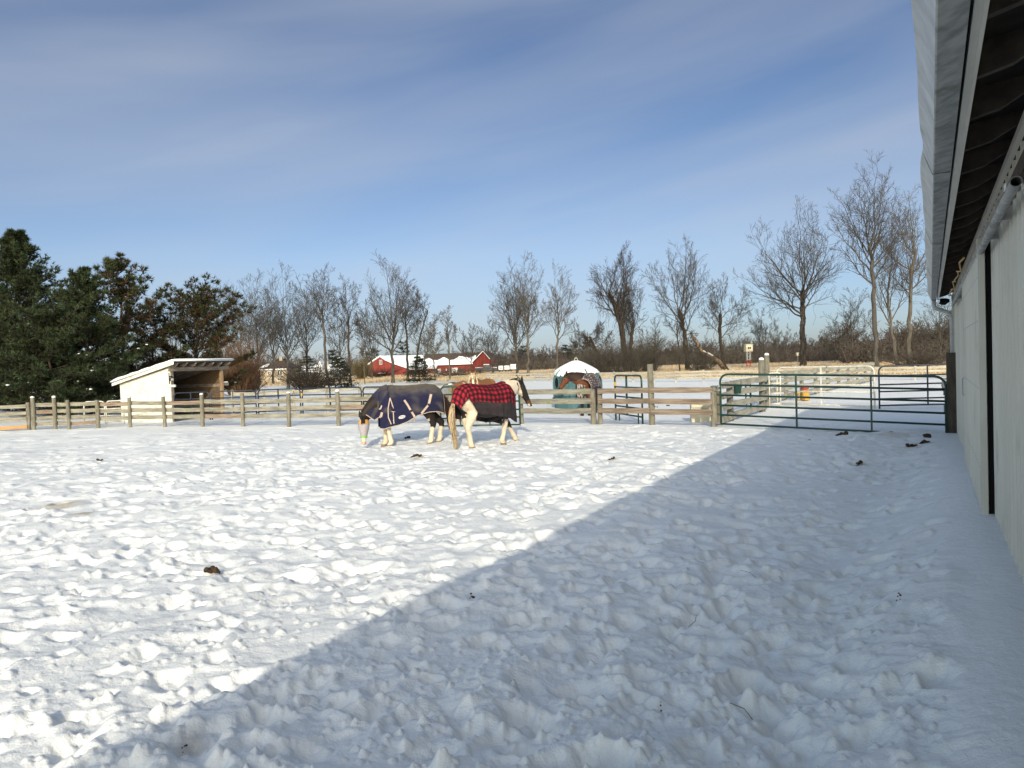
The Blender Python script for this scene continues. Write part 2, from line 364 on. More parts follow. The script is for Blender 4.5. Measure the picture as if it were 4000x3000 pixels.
        if kind:
            q = np.sqrt(dx * dx + dy * dy) / pr; an = np.arctan2(dy, dx)
            q = q * (1 + 0.16 * np.sin(an * 2 + px * 37) + 0.09 * np.sin(an * 5 + py * 51))
            hole = -dep * (1 - sstep(0.45, 1.12, q)); rim = dep * 0.28 * np.exp(-((q - 1.38) / 0.33) ** 2) * (0.6 + 0.5 * np.sin(an + py * 29))
            Z[i0:i1, j0:j1] += (hole + rim) * wallm[i0:i1, j0:j1] * np.clip(pr * 2 / sp[i0:i1, j0:j1] / 2.0 - .4, 0, 1)
        else:
            q2 = (dx * dx + dy * dy) / (pr * pr) * (1 + 0.3 * np.sin(3 * np.arctan2(dy, dx) + px * 40))
            Z[i0:i1, j0:j1] += np.clip(1 - q2, 0, 1) ** .75 * pr * 0.8
    # the sheet rises a little far off, towards the wood
    V = np.stack([X, Y, Z], -1).reshape(-1, 3)
    V = np.concatenate([V, [[0, 0, 0]]])
    I = np.arange(nr * na).reshape(nr, na); J = np.roll(I, -1, 1)
    F = np.stack([I[:-1], J[:-1], J[1:], I[1:]], -1).reshape(-1, 4)[:, ::-1]
    Fc = np.stack([np.full(na, nr * na), J[0], I[0], I[0]], -1)
    tri = [(int(nr * na), int(b), int(a)) for a, b in zip(J[0], I[0])]
    m, tre, b = newmat('snow_ground'); Lk = tre.links.new
    b.inputs['Roughness'].default_value = 0.55; b.inputs['Specular IOR Level'].default_value = 0.25
    ge = N(tre, 'ShaderNodeNewGeometry'); sx = N(tre, 'ShaderNodeSeparateXYZ'); Lk(ge.outputs['Position'], sx.inputs[0])
    def noise(sc, det=5, st=None, ro=0.6):
        n = N(tre, 'ShaderNodeTexNoise'); n.inputs['Scale'].default_value = sc; n.inputs['Detail'].default_value = det; n.inputs['Roughness'].default_value = ro
        if st:
            mpp = N(tre, 'ShaderNodeMapping'); mpp.inputs['Scale'].default_value = st; Lk(ge.outputs['Position'], mpp.inputs[0]); Lk(mpp.outputs[0], n.inputs['Vector'])
        else: Lk(ge.outputs['Position'], n.inputs['Vector'])
        return n.outputs['Fac']
    def ramp(f, a, bb, ca, cb):
        q = N(tre, 'ShaderNodeValToRGB'); q.color_ramp.elements[0].position = a; q.color_ramp.elements[1].position = bb
        q.color_ramp.elements[0].color = tuple(ca) + (1,); q.color_ramp.elements[1].color = tuple(cb) + (1,); Lk(f, q.inputs[0]); return q.outputs[0]
    def mix(f, a, bcol):
        q = N(tre, 'ShaderNodeMixRGB'); Lk(f, q.inputs[0]); Lk(a, q.inputs[1])
        if isinstance(bcol, tuple): q.inputs[2].default_value = bcol + (1,)
        else: Lk(bcol, q.inputs[2])
        return q.outputs[0]
    c = ramp(noise(2.2), 0.3, 0.7, (0.845, 0.858, 0.848), (0.885, 0.89, 0.872))
    c = mix(ramp(noise(0.55, 6), 0.66, 0.80, (0, 0, 0), (0.28, 0.28, 0.28)), c, (0.62, 0.56, 0.44))       # yellowish trodden dirt
    # soiled patch left
    def spot(cx, cy, rad, colr, f, st=(1, 1, 1)):
        nonlocal c
        d = N(tre, 'ShaderNodeVectorMath', operation='DISTANCE'); d.inputs[1].default_value = (cx, cy, 0)
        Lk(ge.outputs['Position'], d.inputs[0])
        ad = N(tre, 'ShaderNodeMath', operation='MULTIPLY_ADD'); ad.inputs[1].default_value = rad * 1.6; Lk(noise(3.0 / rad * .5, 6), ad.inputs[0]); Lk(d.outputs['Value'], ad.inputs[2])
        c = mix(ramp(ad.outputs[0], rad * 0.8 / 5, rad * 1.9 / 5, (f, f, f), (0, 0, 0)) if False else _r(ad.outputs[0], rad, f), c, colr)
    def _r(v, rad, f):
        q = N(tre, 'ShaderNodeMapRange', interpolation_type='SMOOTHSTEP'); q.inputs['From Min'].default_value = rad * 0.9; q.inputs['From Max'].default_value = rad * 1.9
        q.inputs['To Min'].default_value = f; q.inputs['To Max'].default_value = 0; Lk(v, q.inputs['Value']); return q.outputs[0]
    for (px, py, rad, colr, f) in ((230, 1975, 0.42, (0.52, 0.42, 0.26), 0.75), (320, 2010, 0.22, (0.36, 0.26, 0.15), 0.7), (1640, 1790, 0.32, (0.55, 0.45, 0.30), 0.75), (840, 2240, 0.12, (0.4, 0.3, 0.2), .6),
                                   (720, 2920, 0.16, (0.45, 0.38, 0.30), 0.5), (3480, 1702, .6, (.5, .42, .32), .5), (3612, 1742, .30, (.48, .39, .28), .55), (2390, 1802, .20, (.5, .42, .3), .5), (3356, 1813, .26, (.48, .40, .30), .5), (3562, 1757, .3, (.5, .42, .3), .45), (1560, 1716, .35, (.52, .44, .32), .45)):
        g0 = ground(px, py); spot(g0.x, g0.y, rad, colr, f)
    # the rough field beyond the back fence: straw coloured grass poking through
    fm = N(tre, 'ShaderNodeMath', operation='MULTIPLY_ADD'); fm.inputs[1].default_value = 0.42; Lk(sx.outputs['X'], fm.inputs[0]); Lk(sx.outputs['Y'], fm.inputs[2])
    fr = N(tre, 'ShaderNodeMapRange'); fr.inputs['From Min'].default_value = 68; fr.inputs['From Max'].default_value = 84; Lk(fm.outputs[0], fr.inputs['Value'])
    gr = ramp(noise(0.9, 8, (1, 0.35, 1), 0.75), 0.36, 0.52, (0.78, 0.73, 0.62), (0.50, 0.385, 0.235))
    gr = mix(ramp(noise(0.07, 4, (1, 2.2, 1)), 0.50, 0.62, (0, 0, 0), (0.85, 0.85, 0.85)), gr, (0.84, 0.84, 0.84))
    fa = N(tre, 'ShaderNodeMath', operation='MULTIPLY'); Lk(fr.outputs[0], fa.inputs[0]); fa.inputs[1].default_value = 0.95
    c = mix(fa.outputs[0], c, gr)
    Lk(c, b.inputs['Base Color'])
    b2 = N(tre, 'ShaderNodeBump'); b2.inputs['Strength'].default_value = 0.55; b2.inputs['Distance'].default_value = 0.035
    Lk(noise(13, 5, None, 0.68), b2.inputs['Height'])
    bp = N(tre, 'ShaderNodeBump'); Lk(b2.outputs[0], bp.inputs['Normal']); bp.inputs['Strength'].default_value = 0.4; bp.inputs['Distance'].default_value = 0.010
    Lk(noise(46, 7, None, 0.7), bp.inputs['Height']); Lk(bp.outputs[0], b.inputs['Normal'])
    me = mesh_np('snow_ground', V, F, True, None, [m])
    o = link('snow_ground', me); tag(o, kind='structure')
    bmm = bmesh.new(); bmm.from_mesh(me); bmm.verts.ensure_lookup_table()
    for tt in tri:
        try: bmm.faces.new([bmm.verts[i] for i in tt]).smooth = True
        except ValueError: pass
    bmm.to_mesh(me); bmm.free()
    return X, Y, Z, rs, th
SG = snow_ground()
def gz(x, y):                            # height of the snow there
    r = math.hypot(x, y); a = math.degrees(math.atan2(x, y)); a = a if a >= -53 else a + 360
    i = min(len(SG[3]) - 1, max(0, int(np.searchsorted(SG[3], r)))); j = min(len(SG[4]) - 1, int(np.searchsorted(np.degrees(SG[4]), a)))
    return float(SG[2][i, j])
def gp(px, py):                          # photo point on the ground, with the snow's height
    g = ground(px, py); return Vector((g.x, g.y, gz(g.x, g.y)))

# ------------------------------------------------------------------ the barn on the right
T0, T1, PW = -6.0, 17.8, 0.46
def corrug(t0, t1, pitch=0.2286, h=0.018, minor=True):   # (t, outward height) outline of ribbed steel
    pts = []; k = math.floor(t0 / pitch)
    x = k * pitch
    while x < t1 + pitch:
        pts += [(x, 0), (x + .010, h), (x + .032, h), (x + .042, 0)]
        for f in (.36, .52, .68):
            c = x + pitch * (f + .08); pts += [(c - .010, 0), (c - .004, .0035), (c + .004, .0035), (c + .010, 0)] if minor else []
        x += pitch
    return [(min(max(a, t0), t1), b) for a, b in pts if t0 - .03 <= a <= t1 + .03]
def ribbed(mb, t0, t1, p, z0, z1, th=0.012):
    pts = corrug(t0, t1)
    mb.sheet([[barn(t, p - b, z0) for t, b in pts], [barn(t, p - b, z1) for t, b in pts]])
def build_barn():
    b0 = barn(6, 0.46, 0)
    bt = thing('barn', b0, 'long pale grey ribbed steel barn with deep eaves along the right edge', 'barn')
    m = MB(); ribbed(m, T0, T1, PW, -0.3, 2.87)
    for (ta, tb) in ((T1, T1), (T0, T0)):               # gable ends
        m.add([barn(ta, PW, -.3), barn(ta, 9.6, -.3), barn(ta, 9.6, 2.9), barn(ta, 5.0, 4.6), barn(ta, PW, 2.95)], [(0, 1, 2, 3, 4)])
    m.add([barn(T0, 9.6, -.3), barn(T1, 9.6, -.3), barn(T1, 9.6, 2.9), barn(T0, 9.6, 2.9)], [(0, 1, 2, 3)])
    wall = m.build('wall', SIDING, bt, b0, fixn=False)
    m = MB(); m.ball((0, 0, 0), .0058, 6, 3); scr = m.build('screw', STEEL, wall); first = True
    for z in (0.75, 1.42, 2.05):                   # screws along the girts
        for k in range(20):
            o = scr if first else scr.copy(); first = False
            if o is not scr: col.objects.link(o)
            o.location = barn(2.54 + k * .2286 + .021, PW - .012, z) - b0
    m = MB(); m.box(barn(5.9, PW - .03, 2.89), (23.8, .03, .045), MROTB); m.build('wall_trim', TRIM, wall, b0)
    m = MB(); m.box(barn(T1 + .012, PW + .02, 1.4), (.03, .16, 3.0), MROTB); m.build('corner_trim', TRIM, wall, b0)
    # roof: two slopes of steel
    m = MB()
    m.prism([barn(T0 - .3, .10, 2.985), barn(T0 - .3, 5.03, 4.63), barn(T0 - .3, 9.95, 2.985), barn(T0 - .3, 9.95, 3.02), barn(T0 - .3, 5.03, 4.67), barn(T0 - .3, .09, 3.015)], BD * (T1 - T0 + .55))
    m.build('roof', GALV, bt, b0)
    # underside: boards and rafter tails
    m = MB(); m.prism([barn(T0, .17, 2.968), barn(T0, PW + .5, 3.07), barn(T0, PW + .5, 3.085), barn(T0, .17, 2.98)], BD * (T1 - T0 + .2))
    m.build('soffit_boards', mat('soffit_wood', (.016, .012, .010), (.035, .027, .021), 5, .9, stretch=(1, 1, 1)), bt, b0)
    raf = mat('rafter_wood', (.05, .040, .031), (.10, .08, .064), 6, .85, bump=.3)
    t = T0 + .3; first = None
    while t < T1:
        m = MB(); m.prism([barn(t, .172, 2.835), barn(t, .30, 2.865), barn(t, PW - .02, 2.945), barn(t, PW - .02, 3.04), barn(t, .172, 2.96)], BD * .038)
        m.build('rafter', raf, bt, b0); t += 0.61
    # fascia board
    m = MB(); m.box(barn(5.9, .150, 2.895), (24.0, .034, .165), MROTB); m.box(barn(5.9, .1655, 2.825), (24.0, .012, .05), MROTB)
    m.build('fascia', TRIM, bt, b0)
    # gutter: tall sagging trough, its lit front and shaded underside painted in two tones
    n = 160; prof = []; rng = random.Random(3)
    for i in range(n + 1):
        t = T0 + (T1 + .12 - T0) * i / n
        wv = .005 * math.sin(t * 1.7 + .5) + .003 * math.sin(t * 3.9 + 1) + (.010 if 4.7 < t < 5.3 else 0) * math.cos((t - 5) * 5)
        sg = .010 * math.sin(t * .9 + 2)
        prof.append((t, wv, sg))
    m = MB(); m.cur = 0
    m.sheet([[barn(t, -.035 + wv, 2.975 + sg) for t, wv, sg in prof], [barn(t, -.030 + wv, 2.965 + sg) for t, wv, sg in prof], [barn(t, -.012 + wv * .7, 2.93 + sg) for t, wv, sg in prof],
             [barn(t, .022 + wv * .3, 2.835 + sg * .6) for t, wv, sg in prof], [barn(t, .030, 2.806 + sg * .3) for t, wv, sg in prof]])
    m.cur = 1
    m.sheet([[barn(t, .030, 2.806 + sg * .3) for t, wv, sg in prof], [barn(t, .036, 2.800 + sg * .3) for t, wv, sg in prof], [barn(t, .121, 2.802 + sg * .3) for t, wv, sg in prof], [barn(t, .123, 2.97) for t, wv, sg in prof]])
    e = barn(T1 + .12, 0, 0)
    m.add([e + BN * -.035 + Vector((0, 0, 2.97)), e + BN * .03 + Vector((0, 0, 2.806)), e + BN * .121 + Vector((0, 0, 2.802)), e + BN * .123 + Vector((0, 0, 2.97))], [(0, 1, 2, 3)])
    gut = m.build('gutter', [GALV_LIT, GALV], bt, b0, smooth=False, fixn=False)
    for t in (2.35, 5.0, 8.3, 12.0):                      # seams
        m = MB(); m.prism([barn(t, -.016, 2.93), barn(t, .0275, 2.805), barn(t, .035, 2.7975), barn(t, .121, 2.7995), barn(t, .121, 2.796), barn(t, .033, 2.7935), barn(t, .024, 2.803), barn(t, -.020, 2.93)], BD * .03)
        m.build('gutter_seam', GALV, gut, b0)
    # downspout at the far corner
    m = MB()
    m.tube([barn(T1 - .02, .075, 2.81), barn(T1 - .02, .075, 2.70), barn(T1, .11, 2.62), barn(T1 + .03, .30, 2.545), barn(T1 + .03, .37, 2.50), barn(T1 + .03, .40, 2.42), barn(T1 + .03, .40, 0.9)], .042, 10)
    for z in (2.40, 2.05): m.tube([barn(T1 + .03, .40, z), barn(T1 + .03, .40, z + .03)], .047, 10)
    m.build('downspout', mat('pale_downspout', (.42, .43, .42), (.5, .5, .49), 4, .5), bt, b0, smooth=True)
    # sliding door hung before the wall, its rail a round galvanised tube
    m = MB(); ribbed(m, 7.30, 10.72, .372, .05, 2.56)
    dr = m.build('sliding_door', SIDING, bt, b0, fixn=False)
    m = MB()
    m.box(barn(7.245, .378, 1.36), (.11, .050, 2.62), MROTB); m.box(barn(10.76, .400, 1.36), (.09, .085, 2.62), MROTB)
    m.box(barn(9.0, .412, 1.36), (3.42, .055, 2.60), MROTB)
    m.build('door_frame', TRIM, dr, b0)
    for z in (.72, 1.4, 1.98, 2.35):
        for k in range(15):
            o = bpy.data.objects.new('screw', scr.data); col.objects.link(o); o.parent = dr; o.location = barn(7.32 + k * .2286 + .02, .352, z) - b0
    m = MB(); m.tube([barn(10.2, .345, 1.18), barn(10.2, .325, 1.19), barn(10.2, .325, 1.38), barn(10.2, .345, 1.39)], .009, 6); m.build('handle', STEEL, dr, b0)
    m = MB(); m.box(barn(7.24, .4305, 1.36), (.03, .036, 2.62), MROTB); m.build('door_gap_shade', BLACK, bt, b0)  # black bar standing in for the shade between door edge and wall
    m = MB(); A, B = barn(4.30, .375, 2.560), barn(15.7, .375, 2.575)
    ring = []
    for (c, r_) in ((B, .027), (A, .027), (A, .0235), (A + BD * .25, .0235)):
        ring.append([c + BN * (r_ * math.cos(q)) + Vector((0, 0, r_ * math.sin(q))) for q in (2 * PI * k / 16 for k in range(16))])
    m.loft(ring, caps=False)
    tk = m.build('door_track', GALV, bt, b0, smooth=False)
    m = MB(); m.tube([A + BD * .24, A + BD * .26], .0233, 14); m.build('track_end_shade', BLACK, tk, b0)  # black plug that paints the darkness inside the open tube end
    m = MB(); m.box(barn(4.50, .3455, 2.575), (.09, .004, .03), MROTB); m.build('sticker', BADGE, tk, b0)
    for t in (5.4, 6.3, 7.4, 8.6, 10.0, 11.6, 13.4):
        m = MB(); m.box(barn(t, .400, 2.60), (.05, .08, .13), MROTB); m.build('track_bracket', STEEL, tk, b0)
    m = MB(); m.beam(barn(4.0, .43, 2.685), barn(16.4, .43, 2.685), .03, .09); m.build('header_board', DARKW, bt, b0)
    m = MB(); pts = [barn(8.5 + .3 * k, .30 + .02 * math.sin(k * 2.1), 2.66 + .03 * math.sin(k * 1.3)) for k in range(22)]
    m.tube(pts, .009, 5); m.build('yellow_cable', YEL, bt, b0)
    for k in range(3):
        m = MB(); m.box(barn(17.3 + .14 * k, .24 + .03 * k, 2.76), (.10, .12, .08), MROTB, .015); m.tube([barn(17.3 + .14 * k, .24 + .03 * k, 2.73), barn(17.22 + .14 * k, .2 + .03 * k, 2.70)], .035, 8)
        m.build('eave_lamp', BLACK, bt, b0)
    return bt
MROTB = Matrix((BD, -BN, Vector((0, 0, 1)))).transposed()
build_barn()

# ------------------------------------------------------------------ fences
RNG = random.Random(11)
def fence(name, pts, label, cat, rails, board, pmat, rmats, prad=0.062, group=None, caps=0.0, side=1, square=False, skip=(), thick=0.035, hi=None):
    """pts: (x, y, post height, rails here onwards or None). Each post, each board and each cap of snow is a part."""
    o0 = Vector((pts[0][0], pts[0][1], 0)); f = thing(name, o0, label, cat, group)
    P = [Vector((p[0], p[1], gz(p[0], p[1]))) for p in pts]
    for i, p in enumerate(pts):
        if p[2] > 0:
            m = MB(); lean = Vector((RNG.uniform(-.02, .02), RNG.uniform(-.02, .02), 0)); r = prad * RNG.uniform(.92, 1.1)
            if square: m.beam(P[i] + Vector((0, 0, -.3)), P[i] + lean + Vector((0, 0, p[2])), r * 1.7, r * 1.7, up=(P[min(i + 1, len(P) - 1)] - P[max(0, i - 1)]), bev=.008)
            else: m.tube([P[i] + Vector((0, 0, -.3)), P[i] + lean * .4 + Vector((0, 0, p[2] * .4)), P[i] + lean + Vector((0, 0, p[2] - .012)), P[i] + lean + Vector((0, 0, p[2]))], [r * 1.05, r * 1.02, r, r * .86], 10)
            po = m.build('post', pmat, f, o0, smooth=False)
            if caps and RNG.random() < caps:
                m = MB(); h = RNG.uniform(.03, .075); c = P[i] + lean + Vector((0, 0, p[2]))
                m.loft([[c + Vector((math.cos(q) * r * k, math.sin(q) * r * k, zz)) for q in (2 * PI * j / 10 for j in range(10))] for k, zz in ((.8, -.004), (1.02, h * .25), (.9, h * .7), (.45, h), (.1, h * 1.04))])
                m.build('snow_cap', SNOW, po, o0, smooth=True)
    for i in range(len(pts) - 1):
        if i in skip: continue
        rr = pts[i][3] or rails
        rr2 = (pts[i + 1][3] or rails) if len(pts[i + 1][3] or rails) == len(rr) else rr
        d = (P[i + 1] - P[i]).normalized(); nn = Vector((d.y, -d.x, 0)) * (prad + thick / 2) * side
        for k, z in enumerate(rr):
            a = P[i] + nn + Vector((0, 0, z + RNG.uniform(-.018, .018))); b = P[i + 1] + nn + Vector((0, 0, rr2[k] + RNG.uniform(-.018, .018)))
            a.z -= P[i].z * .5; b.z -= P[i + 1].z * .5
            m = MB(); n = 9; rings = []
            for q in range(n):
                u = q / (n - 1); c = a.lerp(b, u) + Vector((0, 0, -.012 * math.sin(PI * u) * RNG.random()))
                c += d * (.012 if q == 0 else -.012 if q == n - 1 else 0)
                h1 = board / 2 * RNG.uniform(.94, 1.05); h2 = board / 2 * RNG.uniform(.94, 1.05); t = nn.normalized() * thick / 2
                rings.append([c - t + Vector((0, 0, -h2)), c + t + Vector((0, 0, -h2)), c + t + Vector((0, 0, h1)), c - t + Vector((0, 0, h1))])
            m.loft(rings); mm = rmats if not isinstance(rmats, (list, tuple)) else RNG.choice(rmats)
            if isinstance(mm, dict): mm = mm.get(k, mm[0])
            m.build('rail', mm, f, o0)
    return f
def P2(px, py): g = ground(px, py); return (g.x, g.y)
LR, RR, L4 = (.34, .585, .83), (.38, .645, .93), (.20, .42, .64, .87)
a = [(*P2(133, 1680), 1.14, L4), (*P2(217, 1677), 1.12, L4), (*P2(271, 1676), 1.04, L4), (*P2(384, 1672), 1.00, LR), (*P2(509, 1670), 1.04, LR), (*P2(645, 1668), 1.05, LR), (*P2(792, 1667), 1.08, LR),
     (*P2(950, 1667), 1.10, LR), (*P2(1129, 1666), 1.08, LR), (*P2(1324, 1663), 1.09, LR), (*P2(1540, 1659), 1.1, LR), (*P2(1762, 1655), 1.2, LR)]
fence('board_fence', a, 'weathered three board fence with snow capped round posts, from shed to grazing horses', 'fence', LR, .135, POSTW, [RAILW, RAILW, RAILW, RAILB], caps=.8, side=-1)
a = [(*P2(2038, 1653), .98, RR), (*P2(2320, 1658), .97, RR)]
fence('board_fence', a, 'short lichen stained fence span right behind the plaid blanketed horse', 'fence', RR, .15, POSTW, [RAILW], prad=.075, side=1)
x, y = P2(2320, 1660)
a = [(x + .17, y - .03, .95, RR), (*P2(2548, 1666), 1.58, RR), (*P2(2790, 1669), 1.02, RR)]
fence('board_fence', a, 'brown grained board fence with one tall post, beside the long green gate', 'fence', RR, .142, POSTW, [RAILB], prad=.07, side=1)
g0 = ground(133, 1680)
LL = (.145, .41, .62, .86)
a = [(g0.x - 6.2, g0.y - .6, 1.1, LL), (g0.x - 3.6, g0.y - .3, 1.1, LL), (g0.x - .16, g0.y - .02, .98, LL)]
fence('board_fence', a, 'four board fence leaving the left edge, its bottom board new orange wood', 'fence', LL, .125, POSTW, [{0: RAILO, 1: RAILW, 2: RAILW, 3: RAILW}], side=1)
# further fences
def PD(px, Y): p = at(px, 1500, Y); return (p.x, Y)
a = [(*PD(px, Y), 1.1, None) for px, Y in ((905, 28.0), (1030, 28.4), (1145, 28.8), (1275, 29.3), (1405, 30.0), (1530, 31.0), (1640, 32.4), (1745, 34.2), (1830, 36.2), (1911, 38.5))]
fence('paddock_fence', a, 'grey weathered board fence running behind the navy pipe panels', 'fence', (.30, .62, .93), .13, GREYW, GREYW, prad=.06, square=True, side=1)
P_, Q_ = [], ((1905, 75), (2090, 69), (2640, 53), (3575, 42), (3800, 40.4))
pa, pb, pc, pd, pe = [Vector((*PD(*q), 0)) for q in Q_]
for (u, v) in ((pa, pb), (pb, pc), (pc, pd), (pd, pe)):
    n = max(1, round((v - u).length / 2.3))
    P_ += [u.lerp(v, k / n) for k in range(n)]
a = [(p.x, p.y, .83, None) for p in P_ + [pe]]
fence('paddock_fence', a, 'long pale board fence in the distance, edging the straw coloured field', 'fence', (.27, .49, .71), .11, PALEW, PALEW, prad=.065, square=True, side=1)
RL = (.16, .45, .76, 1.02)
h0 = ground(2790, 1669)
d0 = (Vector((8.95, 24.9, 0)) - Vector((h0.x, h0.y, 0))); d1 = (Vector((21.2, 41.7, 0)) - Vector((8.95, 24.9, 0)))
a = [(h0.x + .06 * d0.x, h0.y + .06 * d0.y, 1.0, RL), (*P2(2854, 1643), 1.05, RL), (*P2(2978, 1606), 1.62, RL), (8.95, 24.9, 1.74, RL)]
fence('lane_fence', a, 'near end of the grey lane fence with hanging halters, two tall snow capped posts', 'fence', RL, .17, POSTW, GREYW, prad=.085, side=1, caps=.0)
for ch in [o for o in col.objects if o.name.startswith('post') and o.parent and o.parent.name.startswith('lane_fence')][-2:]:
    vs = [v.co for v in ch.data.vertices]; zt = max(v.z for v in vs); c = sum((v for v in vs if v.z > zt - .01), Vector()) / len([1 for v in vs if v.z > zt - .01])
    m = MB(); r = .085
    m.loft([[c + Vector((math.cos(q) * r * k, math.sin(q) * r * k, zz)) for q in (2 * PI * j / 10 for j in range(10))] for k, zz in ((.8, -.004), (1.0, .02), (.9, .05), (.45, .08), (.1, .083))])
    m.build('snow_cap', SNOW, ch, None, smooth=True)
a = [(8.95 + d1.x * k / 9 + .06, 24.9 + d1.y * k / 9 + .1, 1.12, (.20, .48, .76, 1.03)) for k in range(10)]
fence('lane_fence', a, 'grey lane fence receding towards the far field behind the white gate', 'fence', (.20, .48, .76, 1.03), .165, GREYW, GREYW, prad=.075, square=True, side=1)

# ------------------------------------------------------------------ tube gates and pipe panels
def tube_gate(name, A, B, zs, ups, mt, label, cat, group=None, r=.021, sag=0.0, corner=.14, feet=0.0, square=False, extra=None):
    A = Vector((A[0], A[1], 0)); B = Vector((B[0], B[1], 0)); A.z = gz(A.x, A.y) * .5; B.z = gz(B.x, B.y) * .5
    d = (B - A); l = d.length; d.normalize(); o0 = A.copy()
    f = thing(name, o0, label, cat, group)
    def q(s, z): return A.lerp(B, s / l) + Vector((0, 0, z - sag * s / l))
    zt, zb = zs[0], zs[-1]; m = MB(); pts = [q(0, zb - feet)]
    for k in range(6): t = PI / 2 * k / 5; pts.append(q(corner * (1 - math.cos(t)), zt - corner + corner * math.sin(t)))
    for k in range(6): t = PI / 2 * k / 5; pts.append(q(l - corner * (1 - math.sin(t)), zt - corner + corner * math.cos(t)))
    pts.append(q(l, zb - feet))
    m.tube(pts, r * 1.12, 8)
    fr = m.build('frame', mt, f, o0, smooth=True)
    for z in zs[1:]:
        m = MB(); m.tube([q(r * .5, z), q(l - r * .5, z)], r, 8); m.build('rail', mt, f, o0, smooth=True)
    nn = Vector((d.y, -d.x, 0))
    for u in ups:
        m = MB(); m.beam(q(u * l, zb - r) + nn * .004, q(u * l, zt - r * .4) + nn * .004, .05, .034, up=d); m.build('upright', mt, f, o0)
    for fn in (extra or []): fn(f, q, l, o0)
    return f
bp0 = barn(17.36, .37, 0)
def gate_bits(f, q, l, o0):
    for z in (1.02, .92):
        m = MB(); m.tube([q(-.20, z), q(.03, z)], .016, 6); m.box(q(-.02, z), (.09, .06, .045)); m.build('hinge', STEEL, f, o0)
    m = MB(); m.tube([q(-.20, .1), q(.03, .1)], .016, 6); m.build('hinge', STEEL, f, o0)
gA, gB = ground(2817, 1655, .1), barn(17.28, .26, 0)
tube_gate('field_gate', (gA.x, gA.y), (gB.x, gB.y), (1.315, 1.05, .80, .55, .31, .09), (.375, .705), GREENP, 'long dark green six rail tube gate between the fence and the barn', 'gate', sag=.14, r=.023, corner=.2, extra=[gate_bits])
o0 = bp0; pt = thing('gate_post', o0, 'square dark timber gate post standing against the barn corner', 'post')
m = MB(); m.box(o0 + Vector((0, 0, .72)), (.19, .19, 1.9), MROTB, .012); m.build('post', DARKW, pt, o0)
m = MB(); m.box(o0 + BN * -.13 + BD * -.05 + Vector((0, 0, 1.0)), (.09, .10, .16), MROTB, .02); m.tube([o0 + BN * -.16 + Vector((0, 0, 1.10)), o0 + BN * -.18 + Vector((0, 0, .98)), o0 + BN * -.12 + Vector((0, 0, .86)), o0 + BN * -.11 + Vector((0, 0, 1.05))], .012, 6)
m.build('latch', STEEL, pt, o0)
m = MB(); m.box(o0 + BN * -.12 + Vector((0, 0, .83)), (.16, .07, .09), MROTB); m.build('block', TIMBER, pt, o0)
m = MB(); m.box(o0 + BN * -.12 + Vector((0, 0, .50)), (.12, .06, .16), MROTB); m.build('block', TIMBER, pt, o0)
m = MB(); m.box(o0 + BN * -.135 + BD * -.05 + Vector((0, 0, 1.125)), (.08, .09, .04), MROTB, .015); m.build('snow_cap', SNOW, pt, o0)
# navy pipe panels standing in a chain behind the front fence
NV = [((678, 26.0), (815, 25.8), 'navy pipe panel standing across the open front of the white shed'), ((823, 25.8), (997, 26.2), 'navy pipe panel just right of the white shed front'),
      ((1006, 26.2), (1171, 26.0), 'navy pipe panel second to the right of the white shed'), ((1179, 26.0), (1410, 25.0), 'navy pipe panel left of the grazing horse, with a yellow tag on its end'), ((1417, 25.0), (1700, 22.9), 'navy pipe panel mostly hidden behind the navy blanketed horse')]
def pins(f, q, l, o0):
    for z in (.98, .30):
        m = MB(); m.box(q(l + .04, z), (.07, .05, .05)); m.build('pin', NAVYP, f, o0)
def ytag(f, q, l, o0):
    m = MB(); m.box(q(-.02, .90) + Vector((0, -.035, 0)), (.07, .02, .10), 0, .006); m.build('tag', YEL, f, o0)
for i, (A, B, lb) in enumerate(NV):
    tube_gate('pipe_panel', PD(*A), PD(*B), (1.12, .88, .62, .32), (.48,), NAVYP, lb, 'panel', 'navy pipe panels of the round pen', r=.022, feet=.22, extra=[pins] + ([ytag] if i == 3 else []))
tube_gate('pipe_panel', PD(323, 26.6), PD(404, 26.5), (.90, .62, .36, .13), (), WHITEP, 'small white pipe panel left of its twin by the shed, furthest from the shed wall', 'panel', 'white pipe panels by the shed', r=.02, feet=.1)
tube_gate('pipe_panel', PD(410, 26.5), PD(479, 26.4), (.90, .62, .36, .13), (), WHITEP, 'small white pipe panel touching the rear corner of the white shed', 'panel', 'white pipe panels by the shed', r=.02, feet=.1)
tube_gate('field_gate', PD(1717, 19.75), PD(2027, 19.55), (1.17, .95, .73, .50, .29, .08), (.25, .62), GREENP, 'green tube gate half hidden behind the horse in the red plaid blanket', 'gate', r=.021, corner=.16)
def ptag(f, q, l, o0):
    m = MB(); m.box(q(.0, 1.06) + Vector((0, -.03, 0)), (.075, .02, .11), 0, .006); m.build('tag', YEL, f, o0)
    for s in (.30, l - .30):
        m = MB(); m.tube([q(s, .30), q(s, -.12)], .02, 6); m.build('foot', GREENP, f, o0)
tube_gate('pipe_panel', PD(2402, 21.0), PD(2506, 18.95), (1.31, .98, .70, .42, .20), (.46,), GREENP, 'dark green pipe panel standing alone behind the brown board fence, yellow tag', 'panel', r=.023, feet=.25, extra=[ptag])
tube_gate('field_gate', (8.96, 24.0), (11.0, 21.55), (1.31, .99, .73, .51, .09), (.48,), WHITEP, 'rust spotted white tube gate standing open behind the long green gate', 'gate', r=.024, feet=.08, corner=.18)
tube_gate('pipe_panel', (8.55, 23.6), (8.86, 23.45), (1.14, .80, .47, .12), (), WHITEP, 'narrow white pipe frame beside the tall snow capped post', 'panel', r=.022, feet=.1, corner=.05)
